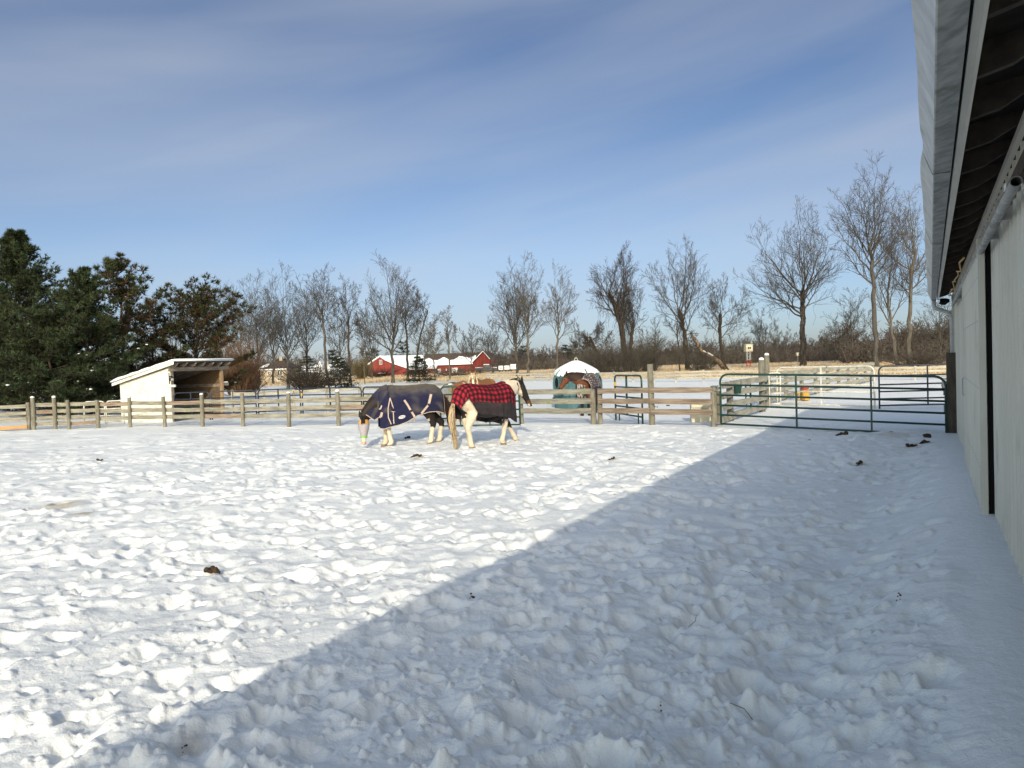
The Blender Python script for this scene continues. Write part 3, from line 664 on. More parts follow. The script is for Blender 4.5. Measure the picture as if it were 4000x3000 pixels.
tube_gate('field_gate', (11.12, 21.5), (13.25, 20.95), (1.30, 1.0, .74, .53, .31, .11), (.60,), NAVYP, 'navy tube gate behind the long green gate, right next to the barn', 'gate', r=.023, feet=.1, corner=.16)

# ------------------------------------------------------------------ run-in shed
def build_shed():
    F0 = Vector((-12.92, 27.0, 0)); fd = Vector((.43, .903, 0)).normalized(); dd = Vector((-fd.y, fd.x, 0)); W, D = 2.46, 2.95
    def q(a, b, z): return F0 + fd * a + dd * b + Vector((0, 0, z))
    RS = Matrix((fd, dd, Vector((0, 0, 1)))).transposed()
    t = thing('run_in_shed', F0, 'small white open fronted shed with a snowy slanted roof behind the left fence', 'shed')
    zf, zr = 2.08, 1.49
    def zt(b): return zf + (zr - zf) * b / D
    m = MB()                                    # near side wall, two layers of panel
    m.prism([q(-.02, .05, -.25), q(-.02, D, -.25), q(-.02, D, zt(D)), q(-.02, .05, zt(.05))], fd * .03)
    sw = m.build('side_wall', SHEDW, t, F0)
    m = MB(); bs = [.12, .55, .98, 1.42, 1.86, 2.3, 2.72]
    for i in range(6):
        a, b = bs[i] + .006, bs[i + 1] - .006
        m = MB(); z0 = 1.40 + (-.02 * i) + (.015 if i % 2 else 0); m.prism([q(-.034, a, z0), q(-.034, b, z0 - .015), q(-.034, b, zt(b) - .03), q(-.034, a, zt(a) - .03)], fd * .012); m.build('panel', SHEDW, sw, F0)
    m = MB(); m.box(q(-.045, .0, 1.37), (.05, .45, .09), RS); m.build('bracket_board', SHEDW, sw, F0)
    m = MB(); m.box(q(-.039, .10, 1.66), (.008, .035, .42), RS); m.build('slot', BLACK, sw, F0)
    for z in (.18, .36, .56, .78):
        m = MB(); m.beam(q(-.038, .06, z), q(-.038, D - .05, z + RNG.uniform(-.01, .01)), .012, .012); m.build('lap', SHEDW, sw, F0)
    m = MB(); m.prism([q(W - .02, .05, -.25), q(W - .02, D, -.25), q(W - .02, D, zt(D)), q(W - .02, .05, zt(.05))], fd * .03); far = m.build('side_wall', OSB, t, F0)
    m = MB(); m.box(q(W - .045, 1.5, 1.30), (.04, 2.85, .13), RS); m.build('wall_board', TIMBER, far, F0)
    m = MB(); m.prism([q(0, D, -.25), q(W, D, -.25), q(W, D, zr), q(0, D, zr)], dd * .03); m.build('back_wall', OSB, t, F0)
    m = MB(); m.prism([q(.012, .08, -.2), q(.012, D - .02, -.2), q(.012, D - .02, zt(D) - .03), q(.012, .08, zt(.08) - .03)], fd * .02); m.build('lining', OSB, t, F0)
    for (a, mt, h) in ((.03, TIMBER, 2.0), (W - .05, LUMBER, 2.02)):
        m = MB(); m.box(q(a, .06, h / 2 - .1), (.10, .12, h + .2), RS); m.build('post', mt, t, F0)
    m = MB(); m.box(q(.85, D - .1, .8), (.09, .09, 1.7), RS); m.build('post', TIMBER, t, F0)
    m = MB(); m.box(q(W / 2 + .06, -.02, 2.0), (W + .42, .05, .15), RS); m.build('header_beam', TIMBER, t, F0)
    for k in range(7):
        a = .02 + k * (W + .04) / 6
        m = MB(); m.prism([q(a, -.33, zt(-.33) + .06), q(a, -.24, zt(-.33) - .02), q(a, .1, zt(.1) - .06), q(a, D + .1, zt(D + .1) - .06), q(a, D + .1, zt(D + .1) + .08), q(a, -.33, zt(-.33) + .10)], fd * .045); m.build('rafter', TIMBER, t, F0)
    m = MB(); m.prism([q(-.16, -.36, zt(-.36) + .115), q(-.16, D + .28, zt(D + .28) + .085), q(-.16, D + .28, zt(D + .28) + .115), q(-.16, -.36, zt(-.36) + .145)], fd * (W + .34)); rf = m.build('roof', DARKW, t, F0)
    m = MB(); m.prism([q(-.185, -.35, zt(-.35) + .03), q(-.185, D + .26, zt(D + .26) - .01), q(-.185, D + .26, zt(D + .26) + .10), q(-.185, -.35, zt(-.35) + .14)], fd * .024); m.build('barge_board', SHEDW, rf, F0)
    m = MB(); rings = []
    n = 18
    for i in range(n + 1):
        b = -.40 + (D + .72) * i / n; e = min(1, min(i, n - i) * .55); th = (.115 + .014 * math.sin(i * 1.7)) * (.7 + .3 * e); z = zt(b) + .147; ring = []
        prof = [(-.20, -.01), (-.215, .35), (-.19, .8), (-.10, 1.0), (.5, 1.06), (1.2, 1.0), (2.0, 1.06), (W + .12, 1.0), (W + .21, .75), (W + .23, .3), (W + .20, -.01)]
        for a, k in prof: ring.append(q(a + .012 * math.sin(i * 2.3 + k * 5), b, z + th * k))
        rings.append(ring)
    m.loft(rings); m.build('roof_snow', SNOW, rf, F0, smooth=True)
    fl = MB(); fl.box(q(-.06, -.06, 1.62), (.14, .06, .12), RS, .012); fl.box(q(-.06, -.02, 1.72), (.12, .04, .05), RS); lo = fl.build('floodlight', BLACK, t, F0)
    m = MB(); m.box(q(-.06, -.094, 1.615), (.11, .008, .09), RS); m.build('lens', mat('lamp_glass', (.55, .56, .52), rough=.2), lo, F0)
    m = MB(); m.box(q(-.05, .13, 1.98), (.05, .09, .10), RS, .008); m.build('camera_box', CREAMP, t, F0)
    m = MB(); m.box(q(W + .15, .05, 1.34), (.28, .04, .12), RS); br = m.build('rail_stub', TIMBER, t, F0)
    m = MB(); m.box(q(W + .15, .05, 1.42), (.22, .05, .04), RS, .012); m.build('snow_cap', SNOW, br, F0)
build_shed()

# ------------------------------------------------------------------ bare trees: limbs grown towards points filling the crown
def segs_mesh(name, A, B, ra, rb, sides, mats):
    d = B - A; l = np.linalg.norm(d, axis=1, keepdims=True); l[l == 0] = 1; d = d / l
    ref = np.where(np.abs(d[:, 2:3]) < 0.9, np.array([[0, 0, 1.]]), np.array([[1., 0, 0]]))
    u = np.cross(d, ref); u /= np.linalg.norm(u, axis=1, keepdims=True); v = np.cross(u, d)
    q = 2 * PI * np.arange(sides) / sides
    off = u[:, None, :] * np.cos(q)[None, :, None] + v[:, None, :] * np.sin(q)[None, :, None]
    va = A[:, None, :] + off * ra[:, None, None]; vb = B[:, None, :] + off * rb[:, None, None]
    n = len(A); V = np.stack([va, vb], 1).reshape(-1, 3)
    i = np.arange(n)[:, None] * 2 * sides; j = np.arange(sides)[None, :]; k = (j + 1) % sides
    F = np.stack([i + j, i + k, i + sides + k, i + sides + j], -1).reshape(-1, 4)
    return (V, F) if name is None else mesh_np(name, V, F, True, None, mats)
def limbs_tree(seed, H, trunk, wl, wr, wd, u0, nl=8, n1=9, n2=7, n3=4, r0=None, spread=1.0, droop=0.0, rtw=.011, shape=(.8, .6)):
    """trunk, main limbs bending upwards to points of the crown, and three orders of ever finer branches; returns segment arrays"""
    rng = np.random.default_rng(seed); r0 = r0 or .0125 * H; SA, SB, RA, RB, LV = [], [], [], [], []
    def put(pts, rad, lv):                                # pts (n,k,3), rad (n,k)
        SA.append(pts[:, :-1].reshape(-1, 3)); SB.append(pts[:, 1:].reshape(-1, 3)); RA.append(rad[:, :-1].ravel()); RB.append(rad[:, 1:].ravel()); LV.append(np.full(pts[:, 1:, 0].size, lv))
    def unit(v): return v / np.maximum(np.linalg.norm(v, axis=-1, keepdims=True), 1e-9)
    tr = np.array(trunk, float); tt = np.linspace(0, len(tr) - 1, 15); i0 = np.minimum(tt.astype(int), len(tr) - 2); f = (tt - i0)[:, None]
    tp = tr[i0] * (1 - f) + tr[i0 + 1] * f; tp[1:] += rng.normal(0, .0035 * H, (14, 3)) * np.array([1, 1, .3]); zf = tp[-1, 2] / H
    trad = r0 * (1 - .42 * np.linspace(0, 1, 15)) * (1 + .4 * np.exp(-tp[:, 2] / (.022 * H))); put(tp[None], trad[None], 0)
    # main limbs
    K = 13; P, RR = [], []
    for i in range(nl):
        w_ = (i + .5) / nl; lead = i == nl - 1
        ft = .50 + .5 * w_ if not lead else 1.0
        j = ft * 14; j0 = min(int(j), 13); p0 = tp[j0] + (tp[j0 + 1] - tp[j0]) * (j - j0)
        a = seed + i * 2.39996 + rng.uniform(-.35, .35); uu = min(.96, (.34 + .60 * w_ + rng.uniform(-.10, .10))) if not lead else .97
        s_ = max(.25, math.sin(PI * min(1, .06 + .90 * uu) ** shape[0])) ** shape[1]; r = (rng.uniform(.62, .98) if not lead else .10) * s_ * spread
        x = math.cos(a) * r; p2 = np.array([x * (wr if x > 0 else wl), math.sin(a) * r * wd, (u0 + (1 - u0) * uu * .93) * H - droop * H * (1 - w_)])
        if p2[2] < p0[2] + .03 * H: p2[2] = p0[2] + rng.uniform(.02, .08) * H
        p1 = p0 + (p2 - p0) * np.array([.55, .55, rng.uniform(.26, .42)]); q = np.linspace(0, 1, K)[:, None]
        pl = (1 - q) ** 2 * p0 + 2 * q * (1 - q) * p1 + q * q * p2; ln = np.linalg.norm(p2 - p0)
        wob = np.cumsum(rng.normal(0, .010, (K, 3)), 0) * ln * .9; pl = pl + wob * np.minimum(1, q * 4); P.append(pl)
        rs = r0 * (.58 * (1 - .25 * w_) * rng.uniform(.75, 1.05)) * (ln / (.55 * H)) ** .5; RR.append(np.maximum(rs * (1 - q[:, 0]) ** .85, .0022 * H * (1 - q[:, 0] * .5)))
    P = np.array(P); RR = np.array(RR); put(P, RR, 1)
    ratio = (.60, .52, .52); ang = (.74, .74, .70); ks = (8, 5, 3); wob = (.16, .22, .26); up = (.34, .24, .14); f0 = (.14, .14, .2); nn = (n1, n2, n3); mn = (.05, .032, .018)
    for lv in range(3):
        n, k = P.shape[:2]; L = np.linalg.norm(np.diff(P, axis=1), axis=2).sum(1); m = nn[lv]; Dd = unit(np.diff(P, axis=1))
        fr = f0[lv] + (1 - f0[lv]) * (np.arange(m)[None] + rng.random((n, m))) / m; fr = np.minimum(fr, .985); g = fr * (k - 1); j = np.minimum(g.astype(int), k - 2); f = (g - j)[..., None]
        ii = np.arange(n)[:, None]; p0 = P[ii, j] * (1 - f) + P[ii, j + 1] * f; d = Dd[ii, j]; rp = RR[ii, j] * (1 - f[..., 0]) + RR[ii, j + 1] * f[..., 0]
        p0 = p0.reshape(-1, 3); d = d.reshape(-1, 3); rp = rp.ravel(); fr = fr.ravel(); M_ = len(p0); pe = unit(np.cross(d, rng.normal(0, 1, (M_, 3)))); al = ang[lv] * rng.uniform(.65, 1.25, M_)[:, None]
        D = unit(d * np.cos(al) + pe * np.sin(al) + np.array([0, 0, .10])); Lc = np.maximum(np.repeat(L, m) * ratio[lv] * (1.12 - .72 * fr) * rng.uniform(.65, 1.25, M_), mn[lv] * H)
        kk = ks[lv]; pts = [p0]; q = p0
        for s in range(kk):
            D = unit(D + np.array([0, 0, up[lv] / kk]) + rng.normal(0, wob[lv] / 1.6, (M_, 3))); q = q + D * (Lc / kk)[:, None]; pts.append(q)
        P = np.stack(pts, 1); e = np.linspace(0, 1, kk + 1)[None]; rb = np.minimum(rp * .62, r0 * (.27, .125, .05)[lv])[:, None]; RR = np.maximum(rb * (1 - e * .8), rtw); put(P, RR, lv + 2)
    return np.concatenate(SA), np.concatenate(SB), np.concatenate(RA), np.concatenate(RB), np.concatenate(LV)
def bare_tree(px, py, Y, ytop, xl, xr, label, seed, trunk=None, u0=.3, mat_=None, name='bare_tree', vines=0, rk=1.0, n_att=700, nl=None, **kw):
    b = at(px, py, Y); b.z = -.05; tp = at(px, ytop, Y); H = tp.z
    sc = Y / FPX; wl = max(.5, (px - xl) * sc) * 1.02; wr = max(.5, (xr - px) * sc) * 1.02
    tk = [(0, 0, 0)] + [(dx * sc, dy, z * H) for dx, dy, z in (trunk or [(2, 0, .30), (4, .2, .55)])]
    nl = nl or int(np.clip(n_att / 90, 5, 14)); rtw = max(.008, .0112 * Y / 95)
    A, B, ra, rb, lv = limbs_tree(seed, H, tk, wl, wr, (wl + wr) * .45, u0, nl=nl, r0=.0118 * H * rk, rtw=rtw, **kw)
    t = thing(name, b, label, 'tree')
    big = lv == 0; link('trunk', segs_mesh('trunk', A[big], B[big], ra[big], rb[big], 9, [mat_ or BARK]), t)
    big = (lv == 1) | (lv == 2); V1, F1 = segs_mesh(None, A[big], B[big], ra[big], rb[big], 5, None); big = lv > 2; V2, F2 = segs_mesh(None, A[big], B[big], ra[big], rb[big], 3, None)
    link('crown', mesh_np('crown', np.concatenate([V1, V2]), np.concatenate([F1, F2 + len(V1)]), True, None, [mat_ or BARK]), t)
    if vines:
        rng = random.Random(seed); sel = np.where((lv >= 1) & (lv <= 2) & (A[:, 2] > .12 * H))[0]; tpts = A[lv == 0]; trr = ra[lv == 0]; VA, VB, va, vb = [], [], [], []
        for k in range(vines):
            i = rng.choice(sel); q = np.array(A[i]); l = rng.uniform(.03, .20) * H; wob = rng.uniform(0, 6)
            for s in range(8):
                nx = q + np.array([.14 * math.sin(wob + s * 1.3) + rng.gauss(0, .10), rng.gauss(0, .15), -l / 8 * rng.uniform(.5, 1.3)])
                if nx[2] < 0: break
                VA.append(q); VB.append(nx); va.append(.013); vb.append(.012); q = nx
        for k in range(int(10 + vines * .10)):
            ph = rng.uniform(0, 6.28); q = None
            for s in range(26):
                j = min(len(tpts) - 1, int(s / 26 * len(tpts))); r = trr[j] * 1.05 + rng.uniform(0, .12)
                fz = s / 26 * len(tpts) - j; c = tpts[j] + (B[lv == 0][j] - tpts[j]) * fz; nx = c + np.array([math.cos(ph) * r, math.sin(ph) * r, 0]); ph += rng.gauss(0, .55)
                if q is not None: VA.append(q); VB.append(nx); va.append(.04); vb.append(.035)
                q = nx
        link('vines', segs_mesh('vines', np.array(VA), np.array(VB), np.array(va), np.array(vb), 4, [BARK_D]), t)
    return t
V3 = [(1, 0, .22), (3, .2, .34)]
bare_tree(1010, 1525, 71, 1072, 900, 1105, 'wide bare tree just right of the browning pines', 101, V3, u0=.30, n_att=900)
bare_tree(1125, 1513, 74, 1058, 1035, 1262, 'spreading bare tree rising before the beige house', 102, [(3, 0, .25), (2, 0, .36)], u0=.28, n_att=950)
bare_tree(1277, 1457, 96, 1022, 1192, 1335, 'tall bare tree with a clean straight trunk in front of the white house', 103, [(-6, 0, .45), (-12, .3, .62)], u0=.45, n_att=720)
bare_tree(1369, 1503, 80, 1063, 1305, 1430, 'slim dark bare tree between the white house and the red barn', 104, [(-2, 0, .4), (0, .3, .62)], u0=.33, mat_=BARK_D, n_att=620)
bare_tree(1535, 1493, 85, 1001, 1385, 1640, 'biggest bare tree before the red barn with a snowy roof', 105, [(2, 0, .22), (8, .2, .38)], u0=.27, n_att=1050, rk=1.1)
bare_tree(1592, 1486, 92, 1090, 1560, 1665, 'dark bare tree directly behind the small spruce by the red barn', 106, [(4, 0, .4), (0, .3, .6)], u0=.42, mat_=BARK_D, n_att=480)
bare_tree(1618, 1488, 95, 1105, 1600, 1745, 'bare tree leaning right between the two red barns', 107, [(28, 0, .45), (62, .2, .72)], u0=.45, n_att=520)
bare_tree(1699, 1493, 88, 1245, 1655, 1745, 'young bare tree in front of the long red barn', 108, [(-2, 0, .35), (-3, 0, .5)], u0=.32, n_att=420, mat_=BARK_L)
bare_tree(1758, 1488, 90, 1190, 1735, 1795, 'thin upright bare tree in front of the long red barn door', 109, [(0, 0, .4), (1, 0, .62)], u0=.35, n_att=360, mat_=BARK_L)
bare_tree(1840, 1445, 140, 1258, 1775, 1905, 'round crowned bare tree at the gable of the long red barn', 110, V3, u0=.34, n_att=560)
bare_tree(1425, 1500, 82, 1330, 1405, 1450, 'short pale pole of a bare tree near the left red barn', 111, [(0, 0, .5), (0, 0, .7)], u0=.55, n_att=120, mat_=BARK_L)
bare_tree(2023, 1470, 99, 1023, 1893, 2100, 'broad bare tree left of the twin trunks, above the white trailers', 112, [(-4, 0, .22), (-6, .2, .36)], u0=.26, n_att=1000)
bare_tree(2062, 1470, 97, 1002, 2005, 2150, 'tall bare tree standing close against the broad one above the trailers', 113, [(4, 0, .3), (10, 0, .5)], u0=.30, n_att=760, mat_=BARK_L)
bare_tree(2175, 1452, 104, 1030, 2140, 2268, 'slender pale trunked bare tree behind the teal shelter', 114, [(6, 0, .3), (14, 0, .45)], u0=.30, n_att=680, mat_=BARK_L)
bare_tree(2453, 1457, 97, 957, 2285, 2440, 'vine draped dark bare tree, the thickest trunk right of the teal shelter', 115, [(-10, 0, .2), (-22, 0, .40), (-62, .3, .64)], u0=.52, n_att=820, mat_=BARK_D, vines=420, rk=1.5)
bare_tree(2462, 1457, 98, 1115, 2440, 2590, 'vine hung limb tree bending right beside the thick dark trunk', 116, [(6, 0, .35), (20, .2, .6)], u0=.55, n_att=420, mat_=BARK_D, vines=220)
bare_tree(2352, 1440, 96, 1255, 2270, 2395, 'broken bare tree leaning left, smothered by brown vines', 117, [(-14, 0, .4), (-48, .3, .75)], u0=.5, n_att=340, mat_=BARK_D, vines=220)
bare_tree(2657, 1463, 92, 1195, 2585, 2672, 'thin dark leaning tree beside the pale forked one', 118, [(-4, 0, .4), (-10, 0, .7)], u0=.5, n_att=300, mat_=BARK_D)
bare_tree(2690, 1455, 96, 938, 2500, 2752, 'tall pale bare tree with a forked fan crown right of the vines', 119, [(-10, 0, .28), (-30, 0, .48)], u0=.50, n_att=820, mat_=BARK, vines=60)
bare_tree(2838, 1450, 92, 1066, 2745, 2965, 'crooked bare tree with a broken limb resting to its left', 120, [(-16, 0, .14), (-22, 0, .45), (-18, 0, .6)], u0=.36, n_att=720, mat_=BARK, vines=90)
bare_tree(3138, 1432, 97, 762, 2890, 3290, 'great spreading bare tree left of the tallest tree, broad low crown', 121, [(0, 0, .2), (4, .2, .36), (6, 0, .46)], u0=.20, n_att=1500, rk=1.15, vines=40)
bare_tree(3424, 1438, 73, 619, 3235, 3545, 'tallest bare tree with a long straight trunk by the barn eave', 122, [(-6, 0, .3), (-10, 0, .48), (-14, 0, .60)], u0=.42, n_att=1250)
bare_tree(3507, 1428, 80, 850, 3370, 3560, 'leaning bare tree with a mottled grey trunk under the barn eave', 123, [(-22, 0, .25), (-34, 0, .48)], u0=.30, n_att=620, mat_=BARK_L)
bare_tree(3552, 1428, 78, 690, 3420, 3720, 'thick tan trunked bare tree nearest the barn downspout', 124, [(4, 0, .22), (10, 0, .42), (34, 0, .62)], u0=.22, n_att=1100, mat_=BARK_L)
bare_tree(3668, 1440, 90, 1080, 3560, 3790, 'spreading low bare tree behind the barn downspout', 125, [(10, 0, .2)], u0=.2, n_att=500)
bare_tree(690, 1500, 95, 1110, 610, 790, 'rounded bare tree peeking between the two browning pines', 126, V3, u0=.3, n_att=560)
bare_tree(940, 1500, 88, 1085, 800, 1000, 'dense bare tree behind the right browning pine', 127, V3, u0=.3, n_att=800)
bare_tree(2560, 1440, 120, 1240, 2500, 2640, 'small bare tree between the vine tree and the pale forked one', 128, V3, u0=.3, n_att=340)
bare_tree(3262, 1425, 140, 1232, 3185, 3335, 'small domed bare tree right of the great spreading tree', 129, [(0, 0, .2)], u0=.2, n_att=620, rk=.9)
bare_tree(3045, 1425, 140, 1260, 2990, 3110, 'small thin bare tree left of the great spreading tree', 130, [(0, 0, .25)], u0=.25, n_att=420)
bare_tree(2640, 1432, 150, 1345, 2595, 2690, 'low rounded bare tree far off in the straw field', 131, [(0, 0, .15)], u0=.15, n_att=420)
bare_tree(860, 1500, 98, 1100, 780, 935, 'bare tree rising behind the rounder browning pine', 132, V3, u0=.3, n_att=700)
bare_tree(1068, 1500, 104, 1095, 985, 1140, 'bare tree filling the gap between the two spreading ones by the beige house', 133, V3, u0=.3, n_att=700)
bare_tree(1200, 1480, 112, 1090, 1130, 1270, 'bare tree behind the dark blue green spruce', 134, V3, u0=.3, n_att=650, mat_=BARK_D)
bare_tree(1328, 1470, 118, 1150, 1270, 1400, 'bare tree behind the small snowy spruce', 135, V3, u0=.3, n_att=560)
bare_tree(1452, 1455, 130, 1160, 1385, 1515, 'bare tree at the left corner of the left red barn', 136, V3, u0=.28, n_att=600)
bare_tree(1660, 1450, 140, 1215, 1600, 1720, 'bare tree in the gap between the two red barns', 137, V3, u0=.28, n_att=480)
bare_tree(1925, 1448, 135, 1240, 1860, 1990, 'bare tree above the dark snowy pickup truck', 138, V3, u0=.28, n_att=560)
bare_tree(2265, 1440, 150, 1255, 2210, 2315, 'distant bare tree just behind the hut roof loop', 139, V3, u0=.28, n_att=420)
bare_tree(2985, 1428, 120, 1190, 2930, 3050, 'slim bare tree between the crooked tree and the great spreading tree', 140, V3, u0=.3, n_att=480)
bare_tree(3330, 1428, 118, 1120, 3255, 3400, 'bare tree left of the tallest trunk, set further back', 141, V3, u0=.28, n_att=600)
def limb():                              # the torn limb lying from the crooked tree down to the left
    b = at(2830, 1430, 92); t = thing('fallen_limb', Vector((b.x, b.y, 0)), 'torn orange brown limb with a strip of snow, hanging off the crooked tree', 'limb'); o0 = Vector((b.x, b.y, 0))
    m = MB(); pts = [at(x, y, Y) for x, y, Y in ((2828, 1440, 91.5), (2808, 1412, 91), (2785, 1398, 91), (2745, 1378, 90.5), (2725, 1350, 90), (2712, 1322, 90), (2700, 1300, 90))]
    m.tube(pts, [.30, .30, .27, .24, .2, .15, .06], 8); m.build('branch', mat('torn_wood', (.10, .075, .055), (.24, .16, .10), 1.2, .9), t, o0, smooth=True)
    m = MB(); m.tube([at(2786, 1396, 90.75) + Vector((0, 0, .22)), at(2762, 1384, 90.5) + Vector((0, 0, .22)), at(2740, 1374, 90.3) + Vector((0, 0, .2))], [.07, .13, .05], 6); m.build('snow', SNOW, t, o0, smooth=True)
    rng = random.Random(4); A, B = [], []
    for k in range(130):
        p = pts[rng.randrange(1, 7)]; q = np.array(p); 
        for s in range(4):
            nx = q + np.array([rng.gauss(0, .25), rng.gauss(0, .25), rng.gauss(-.12, .28)]); A.append(q); B.append(nx); q = nx
    link('twigs', segs_mesh('twigs', np.array(A) - np.array(o0), np.array(B) - np.array(o0), np.full(len(A), .022), np.full(len(A), .018), 3, [BARK_D]), t)
limb()

# ------------------------------------------------------------------ shrubs and brush
def shrub(px, py, Y, w, h, label, seed, mt=None, name='shrub', n=300):
    b = at(px, py, Y); b.z = -.03; t = thing(name, b, label, 'shrub'); rng = np.random.default_rng(seed); A, B, ra, rb = [], [], [], []
    for k in range(n):
        a = rng.uniform(0, 6.28); r = rng.random() ** .6 * w * .30; q = np.array([math.cos(a) * r, math.sin(a) * r, 0])
        d = np.array([math.cos(a) * r * 1.4 + rng.normal(0, .22 * w), math.sin(a) * r + rng.normal(0, .22 * w), h * rng.uniform(.5, 1.02)]) / 6
        for s in range(6):
            nx = q + d * (1 + .1 * s) + rng.normal(0, .035 * h, 3); A.append(q); B.append(nx); ra.append(.022 * (1 - s * .1)); rb.append(.022 * (1 - (s + 1) * .1))
            if s > 1:
                tw = nx + rng.normal(0, .10 * h, 3); A.append(nx); B.append(tw); ra.append(.012); rb.append(.01)
            q = nx
    A, B = np.array(A), np.array(B); s = np.minimum(A[:, 2], B[:, 2]) > -.05
    link('stems', segs_mesh('stems', A[s], B[s], np.array(ra)[s], np.array(rb)[s], 3, [mt or TWIG]), t)
BRN = mat('brown_twigs', (.09, .05, .028), (.22, .12, .06), .8, .9)
shrub(1215, 1510, 66, 4.0, 1.9, 'tangled dark shrub before the beige and white houses', 1, BARK_D, n=330)
shrub(962, 1530, 60, 2.2, 2.2, 'rusty brown shrub between the shed and the beige house', 2, BRN, n=330)
shrub(925, 1500, 58, 2.2, 3.6, 'rusty brown shrub touching the right browning pine', 3, BRN, n=330)
shrub(2330, 1455, 92, 4.0, 3.0, 'brown brush pile at the foot of the broken leaning tree', 4, BARK, n=240)
shrub(2440, 1460, 92, 6.5, 3.6, 'brown brush thicket round the thick vine draped trunk', 5, BARK, n=330)
shrub(2540, 1458, 93, 2.8, 4.2, 'narrow brush column left of the thin dark leaning tree', 6, BARK, n=170)
shrub(2745, 1455, 90, 3.2, 2.4, 'low brush under the torn hanging limb', 7, BARK, n=190)
shrub(1480, 1462, 150, 6, 1.6, 'low dark brush at the foot of the left red barn', 8, BARK_D, n=260)
shrub(1790, 1470, 130, 8, 1.5, 'low brush on the snow bank before the long red barn', 9, TWIG, n=260)
shrub(1410, 1450, 120, 2.2, 3.0, 'straw coloured ornamental shrub left of the left red barn', 10, HAY, n=320)
shrub(3600, 1440, 75, 5, 1.4, 'low twiggy brush behind the pale fence near the barn', 11, TWIG, n=300)

# ------------------------------------------------------------------ conifers
def conifer(px, py, Y, ytop, rad, label, seed, brown=0.0, z0=.04, name='pine_tree', whorls=17, limbs=7, tl=.22, snow=40, shape=.75, upsw=.25, tops=1, dense=1.0, flat=.55, gcol=(.030, .046, .021)):
    b = at(px, py, Y); b.z = 0; H = at(px, ytop, Y).z; rng = np.random.default_rng(seed); t = thing(name, b, label, 'tree')
    A, B, ra, rb, TP, TD, TC = [], [], [], [], [], [], []
    n = 14; q = np.zeros(3)
    for k in range(n):
        nx = np.array([.06 * math.sin(k + seed), .05 * math.cos(k * 1.3), (k + 1) / n * H * .985]); A.append(q); B.append(nx); r = .016 * H; ra.append(r * (1 - k / n) + .015); rb.append(r * (1 - (k + 1) / n) + .012); q = nx
    trunkn = len(A); SN = []
    for wv in range(whorls):
        u = z0 + (1 - z0) * ((wv + rng.uniform(-.3, .3)) / whorls); u = min(max(u, z0), .97); z = u * H
        L0 = rad * ((1 - u) ** shape) * (1 if u > .18 else .85)
        for k in range(limbs if u < .8 else max(4, limbs - 2)):
            a = rng.uniform(0, 6.28); l = L0 * rng.uniform(.55, 1.22) + .22; lc = rng.uniform(.62, 1.45); ns = max(4, int(l / .32)); q = np.array([0, 0, z]); d = np.array([math.cos(a), math.sin(a), upsw * (.3 + u)])
            for s in range(ns):
                f = s / ns; dd = d + np.array([0, 0, .10 - .22 * f * (1 - u) + .55 * max(0, f - .7) * upsw * 2]) + rng.normal(0, .09, 3); nx = q + dd * (l / ns)
                A.append(q); B.append(nx); rr = .012 * (l / 2 + .6); ra.append(rr * (1 - f) + .008); rb.append(rr * (1 - f - 1 / ns) + .006); q = nx
                if f > .22 or u > .7:
                    for j in range(int((4 + 3 * f) * dense)):
                        side = rng.normal(0, 1, 3) * np.array([1, 1, flat]); side /= np.linalg.norm(side) + 1e-6
                        ll = rng.uniform(.06, .40) * (1.0 - .45 * f) * min(1, l / 1.8 + .2); tip = q + side * ll + np.array([0, 0, .08])
                        if j % 2 == 0: A.append(q); B.append(tip); ra.append(.010); rb.append(.007)
                        dv = side * .7 + dd * .5 + np.array([0, 0, .55]); TP.append(tip); TD.append(dv / np.linalg.norm(dv))
                        br = rng.random() < brown * (1.1 if f < .75 else .45) * (1.15 - u * .8)
                        c = np.array((.092, .056, .028)) * rng.uniform(.5, 1.25) if br else np.array(gcol) * lc * rng.uniform(.6, 1.4) + np.array((.012, .006, 0)) * rng.random(); TC.append(c)
                        if rng.random() < snow / 6000 * 5: SN.append(tip + np.array([0, 0, .06]))
    TP, TD, TC = np.array(TP), np.array(TD), np.array(TC); m = len(TP); K = 8
    D = np.repeat(TD, K, 0) + rng.normal(0, .52, (m * K, 3)); D /= np.linalg.norm(D, axis=1, keepdims=True)
    S = np.cross(D, rng.normal(0, 1, (m * K, 3))); S /= np.linalg.norm(S, axis=1, keepdims=True)
    O = np.repeat(TP, K, 0); ln = tl * rng.uniform(.65, 1.2, (m * K, 1)); wd = .017 + .010 * rng.random((m * K, 1))
    V = np.stack([O - S * wd, O + S * wd, O + D * ln + S * wd * .6], 1).reshape(-1, 3); F = np.arange(m * K * 3).reshape(-1, 3)
    cc = np.repeat(np.repeat(TC, K, 0) * rng.uniform(.75, 1.25, (m * K, 1)), 3, 0)
    link('crown', mesh_np('crown', V, F, False, cc, [NEEDLE]), t)
    A, B, ra, rb = map(np.array, (A, B, ra, rb)); tn = np.arange(len(A)) < trunkn
    link('trunk', segs_mesh('trunk', A[tn], B[tn], ra[tn], rb[tn], 8, [BARK_D]), t)
    link('branches', segs_mesh('branches', A[~tn], B[~tn], ra[~tn], rb[~tn], 4, [BARK_D]), t)
    if SN and snow:
        m_ = MB(); rs_ = random.Random(seed)
        for p in SN[:int(snow * 1.6)]:
            s = rs_.uniform(.02, .06); m_.ball(p + np.array([rs_.gauss(0, .05), rs_.gauss(0, .05), 0]), (s * rs_.uniform(1.2, 2.4), s * 1.1, s * .6), 6, 4, Matrix.Rotation(rs_.uniform(0, 3), 3, 'Z'))
        tag(m_.build('bough_snow', SNOW, t, None, smooth=True), kind='stuff')
    return t
